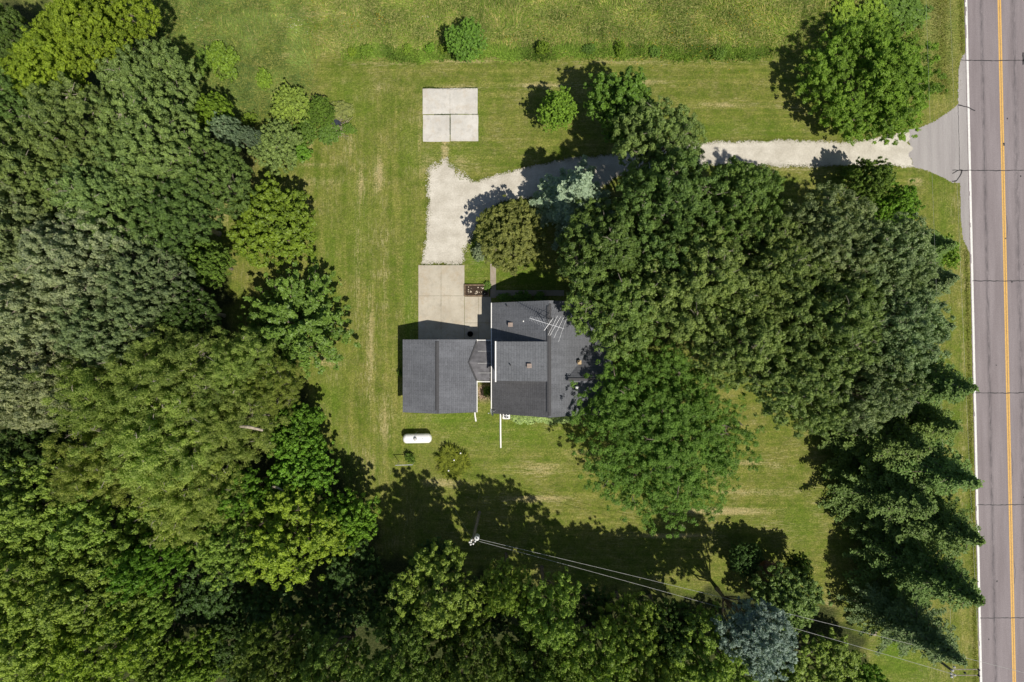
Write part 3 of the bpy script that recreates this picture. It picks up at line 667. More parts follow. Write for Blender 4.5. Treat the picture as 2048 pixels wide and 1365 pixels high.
# ---------------------------------------------------------------- poles and wires
def utility_pole(base, top, label, arm=False):
    t = empty('utility_pole', (base.x, base.y, 0)); tag(t, label, 'utility pole', 'utility poles')
    q = lp(t); MB().tube([q((base.x, base.y, 0)), q(base.lerp(top, .5)), q(top)], [.17, .145, .11], 12).build('pole', M['wood_pole'], t)
    return t, q
p1t = P(945.5, 1081, 9.9); p1b = G(960.5, 1029)
p1b.x, p1b.y = p1t.x+.0, p1t.y-.0; p1b = Vector((p1t.x+.15, p1t.y+.1, 0))
t, q = utility_pole(p1b, p1t, 'grey wooden utility pole with transformer, standing in the shaded lawn')
MB().lathe(q(p1t+Vector((.33, -.05, -1.55))), [(.2, 0), (.24, .05), (.24, .78), (.2, .84), (.05, .88)], 18).build('transformer', M['blue_grey'], t)
MB().tube([q(p1t+Vector((.33, -.05, -.7))), q(p1t+Vector((.33, -.05, -.45)))], [.06, .03], 8).build('bushing', M['trim'], t)
MB().tube([q(p1t+Vector((-.05, .1, -.25))), q(p1t+Vector((-.25, -.5, -.2)))], .05, 6).build('bracket', M['trim'], t)
for dx_, dy_, dz_ in ((.22, -.1, .02), (-.2, -.42, -.1), (.05, -.3, .1), (.42, .05, -.15), (-.12, .05, .12), (-.3, -.2, -.05)):
    MB().lathe(q(p1t+Vector((dx_, dy_, dz_-.1))), [(.05, 0), (.085, .05), (.05, .1), (.08, .14), (.03, .2)], 10).build('insulator', M['trim'], t)
MB().tube([q(p1t+Vector((.1, .2, -1.0))), q(p1t+Vector((.4, .35, -.6))), q(p1t+Vector((.35, .1, -.3)))], .03, 6).build('lead', M['dark_metal'], t)
ZP = 9.6
p2t = P(1905, 1342, ZP); p2b = Vector((p2t.x, p2t.y, 0))
t, q = utility_pole(p2b, p2t, 'wooden utility pole with paired cross arms beside the road')
for dy_ in (.13, -.42):
    e = p2t+Vector((2.45, dy_, 0)); MB().tube([q(p2t+Vector((-.2, dy_, 0))), q(e)], .05, 4).build('cross_arm', M['bark_light'], t)
for dx_, dy_ in ((2.4, .13), (2.4, -.42), (1.1, -.15), (-.15, -.5), (.15, -.35), (-.05, .1), (-.2, -.2), (.1, .4)):
    MB().lathe(q(p2t+Vector((dx_, dy_, .0))), [(.06, -.05), (.1, .06), (.06, .1), (.1, .16), (.03, .24)], 10).build('insulator', M['dark_metal'] if dx_ > 1 else M['grey_plastic'], t)
MB().tube([q(p2t+Vector((2.4, .13, .05))), q(p2t+Vector((2.4, -.42, .05)))], .05, 5).build('arm_tie', M['dark_metal'], t)
def wire(a, b, sag, lab, r_=.016, cat='power line', mt='wire'):
    pts = []
    for i in range(25):
        f = i/24; v = a.lerp(b, f); v.z -= sag*4*f*(1-f); pts.append(v)
    c = a.copy(); o = MB().tube([(v-c)[:] for v in pts], r_, 5).build('power_line', M[mt]); o.location = c; tag(o, lab, cat, 'overhead wires')
wire(p1t+Vector((.35, .12, -.1)), P(2150, 1372, ZP), .5, 'upper of the two wires running from the lawn pole towards the road', .015)
wire(p1t+Vector((.6, -.1, 0)), p2t+Vector((.1, -.3, .1)), .5, 'lower of the two wires running from the lawn pole to the road pole', .015)
wire(p2t+Vector((0, -.35, .1)), P(1842, -330, ZP), .3, 'faint wire above the verge, farther from the road, going up the photo', .006)
wire(p2t+Vector((2.4, 0, .2)), P(1889, -330, ZP), .3, 'faint wire above the verge, nearer the road, going up the photo', .006)
wire(p2t+Vector((0, -.45, .1)), P(1912, 1900, ZP), .3, 'short wire leaving the road pole at the bottom edge of the photo', .008)
wire(p1t+Vector((-.15, .1, -.6)), Vector((hx0+.1, hy0, 3.9)), .9, 'thin black service wire from the lawn pole to the house corner', .006, mt='dark_metal')
g0 = G(900, 1003); wire(p1t+Vector((-.1, .1, -.2)), Vector((g0.x, g0.y, 0)), 0, 'thin guy wire from the lawn pole down to the grass', .007, 'guy wire')

# ---------------------------------------------------------------- foliage
def leaves(C, N, Lh, Wh, rng, tint):
    n = len(C); r_ = rng.normal(size=(n, 3)); N = N/np.linalg.norm(N, axis=1, keepdims=True)
    T = np.cross(N, r_); T /= np.linalg.norm(T, axis=1, keepdims=True); B = np.cross(N, T)
    l = (Lh*rng.uniform(.7, 1.25, (n, 1))); w_ = (Wh*rng.uniform(.7, 1.25, (n, 1)))
    V = np.stack([C-T*l, C+B*w_-N*w_*.25, C+T*l, C-B*w_-N*w_*.25], 1).reshape(-1, 3)
    return V, tint
def ext(V):
    return float(np.percentile(np.hypot(V[:, 0], V[:, 1]), 97))
def leafmesh(name, V, tint, mat):
    F = np.arange(len(V)).reshape(-1, 4)
    return npmesh(name, V, F, mat, {'tint': ('FACE', tint)})
def unit(v): return v/np.maximum(1e-9, np.linalg.norm(v, axis=-1, keepdims=True))

def lobed(seed, Rr, H, base, n_lobes=8, clump=.8, nleaf=200, Lh=.13, Wh=.08, mat='leaf', flat=.7, up=.5, spread=.45, gap=1.45, lobe_r=(.36, .5), vf=.9, fill=.25, jit=.35, limbs=True, droop=0, bark='bark', tvar=.26, twigs=0):
    rng = np.random.RandomState(seed); D = H-base; lob = []
    n_in = max(1, n_lobes//3)
    for i in range(n_lobes):
        rl = Rr*rng.uniform(*lobe_r); 
        if i < n_lobes-n_in:
            an = 2*np.pi*(i+rng.uniform(-.3, .3))/(n_lobes-n_in); dist = (Rr-rl)*rng.uniform(.88, 1.12)
            top = H*rng.uniform(.72, .92)
        else:
            an = rng.uniform(0, 6.28); dist = Rr*rng.uniform(0, .35); top = H*rng.uniform(.92, 1.0)
        vr = min(rl*vf, (top-base)*.6); lob.append((dist*np.cos(an), dist*np.sin(an), top-vr, rl, vr))
    lob = np.array(lob); cl = []
    for i, (x, y, z, rl, vr) in enumerate(lob):
        n = int(4*np.pi*rl*(rl+vr)/2/((clump*gap)**2)); k = np.arange(n)+.5
        ph = np.arccos(1-2*k/n); th = np.pi*(1+5**.5)*k+rng.uniform(0, 6)
        dr = np.stack([np.cos(th)*np.sin(ph), np.sin(th)*np.sin(ph), np.cos(ph)], 1)
        dr += rng.normal(size=dr.shape)*jit*clump/rl; p = np.stack([x+dr[:, 0]*rl, y+dr[:, 1]*rl, z+dr[:, 2]*vr], 1)
        p += (rng.normal(size=(n, 3))*jit*clump)
        ok = dr[:, 2] > -.45
        for j, (x2, y2, z2, r2, v2) in enumerate(lob):
            if j != i: ok &= (((p[:, 0]-x2)/r2)**2+((p[:, 1]-y2)/r2)**2+((p[:, 2]-z2)/v2)**2) > .68
        p = p[ok]; cl.append(np.concatenate([p, dr[ok], np.full((len(p), 1), clump)*rng.uniform(.6, 1.35, (len(p), 1))], 1))
        nf = int(n*fill); q_ = unit(rng.normal(size=(nf, 3)))*rng.uniform(.3, .8, (nf, 1)); q_[:, 2] = np.abs(q_[:, 2])-.2
        cl.append(np.concatenate([np.stack([x+q_[:, 0]*rl, y+q_[:, 1]*rl, z+q_[:, 2]*vr], 1), q_, np.full((nf, 1), clump*.9)], 1))
    cl = np.concatenate(cl); cl = cl[cl[:, 2] > base*.7]
    cnt = np.maximum(20, (nleaf*(cl[:, 6]/clump)**2).astype(int)); ids = np.repeat(np.arange(len(cl)), cnt); n = len(ids)
    NS = 13; sd = unit(rng.normal(size=(len(cl), NS, 3))+cl[:, None, 3:6]*.6+np.array([0, 0, .4])); sl_ = rng.uniform(.35, 1.12, (len(cl), NS, 1))
    kk = rng.randint(0, NS, n); sdir = sd[ids, kk]; ld = unit(rng.normal(size=(n, 3))+sdir*.5); sr_ = cl[ids, 6:7]*.33*(.5+.5*rng.rand(n, 1)**.4)
    off = sdir*cl[ids, 6:7]*.78*sl_[ids, kk]+ld*sr_*(1+.2*rng.normal(size=(n, 1))); dirs = unit(sdir*.55+ld*.6)
    off[:, 2] *= flat; off[:, 2] -= droop*rng.rand(n)**2
    C = cl[ids, :3]+off
    N = dirs*.85+np.array([0, 0, up])+rng.normal(size=(n, 3))*spread
    st_ = rng.uniform(-.2, .2, (len(cl), NS))
    ct = rng.uniform(-tvar, tvar, len(cl)); tint = np.clip(.5+ct[ids]+st_[ids, kk]+rng.normal(size=n)*.16, 0, 1)
    V, tint = leaves(C, N, Lh, Wh, rng, tint)
    crown = leafmesh('crown', V, tint, M[mat])
    t = MB(); tr = Rr*.045+.06; fk = base+.12*D
    t.tube([(0, 0, -.1), (.02*Rr, .01, .5), (.03*Rr, -.01*Rr, fk), (0, 0, fk+.35*D)], [tr*1.5, tr*1.1, tr*.9, tr*.5], 9)
    if limbs:
        for (x, y, z, rl, vr) in lob:
            e = Vector((x, y, z+vr*.15)); s0 = Vector((.03*Rr, -.01*Rr, fk*(.8+.2*rng.rand()))); mid = s0.lerp(e, .5)+Vector((rng.uniform(-.4, .4), rng.uniform(-.4, .4), -.1*D))
            t.tube([s0, mid, e], [tr*.55, tr*.38, tr*.22], 6, False)
            near = cl[np.argsort(((cl[:, :3]-[x, y, z])**2).sum(1)*rng.uniform(.3, 1, len(cl)))[:14]]
            for c_ in near:
                g = Vector(c_[:3]); m_ = e.lerp(g, .5)+Vector((rng.uniform(-.3, .3), rng.uniform(-.3, .3), rng.uniform(-.2, .3)))
                t.tube([e, m_, g+Vector((0, 0, c_[6]*.4))], [tr*.17, tr*.12, .025], 4, False)
    if twigs:
        top = cl[cl[:, 5] > .3]
        for q_ in top[rng.permutation(len(top))[:twigs]]:
            a = Vector(q_[:3])+Vector((rng.uniform(-.3, .3), rng.uniform(-.3, .3), q_[6]*.55)); out_ = Vector((a.x, a.y, 0)).normalized()*.6+Vector((rng.uniform(-.7, .7), rng.uniform(-.7, .7), .15))
            l_ = rng.uniform(.5, 1.3); b = a+out_*l_*.5+Vector((rng.uniform(-.15, .15), rng.uniform(-.15, .15), .05)); e = a+out_*l_; e.z += .12
            t.tube([a-Vector((0, 0, .4)), a, b, e], [.06, .05, .035, .015], 4, False)
            t.tube([b, b+Vector((rng.uniform(-.4, .4), rng.uniform(-.4, .4), .15))], [.03, .012], 3, False)
    me = bpy.data.meshes.new('trunk'); me.from_pydata([tuple(v) for v in t.v], [], t.f); me.materials.append(M[bark])
    return dict(crown=crown, trunk=me, R=ext(V), H=H, zc=base+.62*D)

def shoots(seed, Rr, H, base, n=150, per=160, Lh=.11, Wh=.07, rad=.32, mat='leaf', cone=1.0, start=.35, up=.45, spread=.5, bark='bark', zsq=1.0, tvar=.2):
    """crown built from many radiating leafy shoots"""
    rng = np.random.RandomState(seed); org = np.array([0, 0, base*.6+.2*(H-base)]); D = H-org[2]
    k = np.arange(n)+.5; cz = 1-k/n*1.18; th = np.pi*(1+5**.5)*k+rng.normal(size=n)*.2
    s_ = np.sqrt(np.clip(1-cz**2, 0, 1)); dr = np.stack([np.cos(th)*s_, np.sin(th)*s_, cz], 1)+rng.normal(size=(n, 3))*.07
    env = rng.uniform(.78, 1.08, n); lobes_ = 1+.10*np.sin(3*th+seed)+.07*np.sin(5*th+2*seed); env *= lobes_
    tip = org+np.stack([dr[:, 0]*Rr*env, dr[:, 1]*Rr*env, dr[:, 2]*D*env*zsq], 1)
    if cone != 1: tip[:, :2] *= (1-(np.clip(tip[:, 2:3]-base, 0, 99)/(H-base))**1.0*cone*.0)
    tip[:, 2] = np.maximum(tip[:, 2], base*.8)
    ids = np.repeat(np.arange(n), per); m_ = len(ids); f = start+(1-start)*rng.rand(m_)**.8; q6 = 5; f = .62*(np.floor(f*q6+rng.rand(n)[ids])+.5-.5)/q6+.38*f; f = np.clip(f, .1, 1.05)
    ax = org+(tip[ids]-org)*f[:, None]; ax[:, 2] += .25*np.sin(f*np.pi)*Rr*.25
    wob = rad*(1.25-.75*f)[:, None]; off = unit(rng.normal(size=(m_, 3)))*wob*rng.rand(m_, 1)**.5; off[:, 2] *= .8
    dd = unit(tip[ids]-org); N = off/rad*.5+np.array([0, 0, up])+dd*.25+rng.normal(size=(m_, 3))*spread
    tint = np.clip(.5+rng.uniform(-tvar, tvar, n)[ids]+rng.normal(size=m_)*.15+(f-.7)*.25, 0, 1)
    V, tint = leaves(ax+off, N, Lh, Wh, rng, tint); crown = leafmesh('crown', V, tint, M[mat])
    t = MB(); tr = Rr*.05+.04; t.tube([(0, 0, -.1), (0, 0, .4), (0.03, 0, org[2]), (0, 0, org[2]+.6*D)], [tr*1.4, tr, tr*.8, tr*.3], 8)
    for i in range(0, n, 2):
        a = Vector((0, 0, org[2]*rng.uniform(.75, 1.1))); b = Vector(tip[i]); t.tube([a, a.lerp(b, .5)+Vector((0, 0, .06*Rr)), a.lerp(b, .93)], [tr*.3, tr*.18, .012], 4, False)
    me = bpy.data.meshes.new('trunk'); me.from_pydata([tuple(v) for v in t.v], [], t.f); me.materials.append(M[bark])
    return dict(crown=crown, trunk=me, R=ext(V), H=H, zc=org[2]+.35*D)

def conifer(seed, Rr, H, base=.8, step=.42, nb=9, dens=42, Lh=.17, Wh=.045, mat='needle', droop=.25, rag=.22, pw=.85):
    rng = np.random.RandomState(seed); Cs = []; Ns = []; Ts = []; t = MB(); tr = .02*H+.03
    t.tube([(0, 0, -.1), (0, 0, H*.5), (0, 0, H*.97)], [tr, tr*.55, .02], 8); z = base
    while z < H-.2:
        f = (z-base)/(H-base); r0 = Rr*(1-f)**pw*(.55+.45*min(1, f/.12+.3)); n = max(4, int(nb*(.55+.45*(1-f)))); a0 = rng.uniform(0, 6)
        for i in range(n):
            an = a0+6.283*(i+rng.uniform(-.3, .3))/n; ln = r0*rng.uniform(1-rag*1.6, 1+rag*.7)*(1+.18*math.sin(3*an+seed+z*.9))+.12; zz = z+rng.uniform(-.35, .35)
            m_ = max(6, int(dens*ln)); u = rng.rand(m_)**.72
            dx_, dy_ = math.cos(an), math.sin(an); rise = ln*(.18-droop)
            zl = zz+u*ln*.22-(u**2)*ln*droop*1.5; wd = (.10+.30*(1-u)*min(1.5, ln*.55))*1.0
            lat = rng.normal(size=m_)*wd*.95
            C = np.stack([dx_*u*ln-dy_*lat, dy_*u*ln+dx_*lat, zl+rng.uniform(-.12, .06, m_)-np.abs(lat)*.2], 1)
            Cs.append(C); Ns.append(np.array([dx_*.35, dy_*.35, .75])+rng.normal(size=(m_, 3))*.55)
            Ts.append(np.clip(.38+.22*u+rng.uniform(-.12, .12)+rng.normal(size=m_)*.13, 0, 1))
            if i % 2 == 0: t.tube([(0, 0, zz), (dx_*ln*.5, dy_*ln*.5, zz+.04*ln), (dx_*ln*.9, dy_*ln*.9, zz+ln*.2-ln*.81*droop*1.5)], [.04*ln**.5, .025, .008], 4, False)
        z += step*rng.uniform(.8, 1.2)*(.7+.3*(1-f))
    m_ = 60; C = np.stack([rng.normal(size=m_)*.07, rng.normal(size=m_)*.07, H-rng.rand(m_)*.8], 1); Cs.append(C); Ns.append(rng.normal(size=(m_, 3))+[0, 0, .5]); Ts.append(np.full(m_, .7))
    C = np.concatenate(Cs); N = np.concatenate(Ns); V, tint = leaves(C, N, Lh, Wh*1.6, rng, np.concatenate(Ts)); crown = leafmesh('crown', V, tint, M[mat])
    me = bpy.data.meshes.new('trunk'); me.from_pydata([tuple(v) for v in t.v], [], t.f); me.materials.append(M['bark'])
    return dict(crown=crown, trunk=me, R=Rr, H=H, zc=base+.3*H)

T = {}
T['oak'] = [lobed(q, 8, 17, 5, 14, .66, 210, .10, .075, 'leaf_gloss', .9, .38, .40, 1.62, (.24, .40), 1.0, .2, .6, bark='bark_light', twigs=22) for q in (1, 2, 3, 4, 5)]
T['maple'] = [lobed(q, 6, 15, 3.5, 10, .55, 150, .11, .08, 'leaf', .9, .35, .40, 1.75, (.24, .40), 1.3, .3, .75) for q in (11, 12, 13, 14)]
T['locust'] = [lobed(q, 6.5, 15, 5, 10, .48, 110, .10, .07, 'leaf_fine', .75, .45, .42, 1.5, (.30, .44), .8, .25, .6) for q in (21, 22)]
T['willow'] = [lobed(q, 7, 16, 4, 13, .8, 230, .13, .045, 'leaf_fine', 1.0, .3, .6, 1.5, (.24, .40), 1.0, .3, .75, droop=.4, bark='bark_light', twigs=34) for q in (31, 32, 33)]
T['feather'] = [lobed(q, 8.8, 13, 4, 16, .42, 120, .08, .042, 'leaf_fine', .8, .45, .55, 1.5, (.22, .40), .7, .4, 1.7, tvar=.2, twigs=26) for q in (41, 42)]
T['small'] = [lobed(q, 3.2, 6.5, 1.2, 8, .30, 75, .085, .055, 'leaf_fine', .9, .4, .5, 1.5, (.34, .48), 1.0, .3, .75) for q in (51, 52)]
T['roundtree'] = [lobed(q, 4.5, 8, 1.5, 10, .40, 95, .11, .08, 'leaf', .85, .4, .42, 1.6, (.28, .44), .95, .3, .65) for q in (61, 62, 63)]
T['radial'] = [shoots(q, 5, 9, 1.8, 150, 230, .13, .09, .50, 'leaf', 1, .3, up=.5, spread=.4) for q in (71, 72)]
T['young'] = [lobed(q, 3, 8.5, .8, 9, .26, 75, .085, .05, 'leaf', 1.0, .4, .5, 1.5, (.32, .46), 1.6, .4, .8) for q in (81, 82, 83)]
T['bushy'] = [lobed(q, 6.5, 9, 1.0, 16, .40, 120, .09, .055, 'leaf_fine', 1.0, .38, .5, 1.6, (.22, .38), 1.1, .35, 1.0, tvar=.34) for q in (91,)]
T['spruce'] = [conifer(q, 3.9, 15, .6, .42, 13, 52, .12, .042, 'needle', dr, rg) for q, dr, rg in ((101, .16, .45), (102, .12, .38), (103, .2, .5), (104, .14, .42), (105, .18, .5))]
T['blue_spruce'] = [conifer(q, 3.6, 13, .5, .52, 9, 110, .14, .05, 'needle', .12, .36) for q in (111,)]
T['pine'] = [lobed(q, 3.6, 14, .5, 14, .36, 100, .12, .035, 'needle', .9, .4, .6, 1.6, (.28, .42), 1.7, .25, .7) for q in (121,)]
T['shrub'] = [lobed(q, 1.3, 1.6, .05, 7, .19, 50, .07, .045, 'leaf', .9, .45, .5, 1.45, (.34, .52), .9, .3, .8, limbs=False) for q in (131, 132, 133)]

COL = dict(oak=(.140, .225, .056), oak2=(.182, .258, .078), silver=(.300, .350, .205), silver2=(.215, .285, .135), yellow=(.270, .350, .034), willow=(.300, .365, .100), willow2=(.240, .305, .078),
           bright=(.150, .285, .030), maple=(.215, .310, .058), maple_shade=(.070, .130, .030), maple_m=(.150, .225, .046), mapleY=(.225, .320, .036), feather=(.165, .290, .055), crab=(.200, .235, .075), young=(.180, .315, .038), young2=(.125, .235, .032),  # the two darker maple tones have the shade of the woods put into them
           bushy=(.170, .275, .038), round=(.175, .275, .030), radial=(.140, .235, .042), spruce=(.130, .205, .055), spruce_g=(.150, .215, .095), blue=(.290, .390, .290), blue2=(.235, .310, .295), greyblue=(.240, .310, .205), yshrub=(.185, .285, .034), gshrub=(.125, .215, .034))
_cnt = {}
def place(kind, typ, px, py, rpx, ht, colr, label, cat='tree', group=None, rot=None, jit=.14, hfac=None):
    vs = T[typ]; i = _cnt.get(typ, 0); _cnt[typ] = i+1; v = vs[i % len(vs)]
    sz = ht/v['H']; zc = v['zc']*sz
    if typ in ('spruce', 'blue_spruce'):       # measured at the tip
        c = P(px, py, ht)
    else: c = P(px, py, zc)
    r_m = rpx/S*(1-zc/H0)*(.95 if typ == 'oak' else 1); sxy = r_m/v['R']*(1.35 if typ == 'spruce' else 1)
    rnd = random.Random(int(px*31+py*17))
    t = empty(kind, (c.x, c.y, 0), rnd.uniform(0, 6.28) if rot is None else rot); t.scale = (sxy, sxy, sz)
    tag(t, label, cat, group)
    k = rnd.uniform(1-jit, 1+jit); hs = rnd.uniform(-.06, .06); cc = COL[colr]
    for part in ('trunk', 'crown'):
        o = link(part, v[part], t)
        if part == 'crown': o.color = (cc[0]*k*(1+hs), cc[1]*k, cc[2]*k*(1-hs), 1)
    return t
FW = 'woodland trees at the left'; FB = 'trees along the bottom of the lawn'; FO = 'large oaks between house and road'; FS = 'spruces along the road verge'
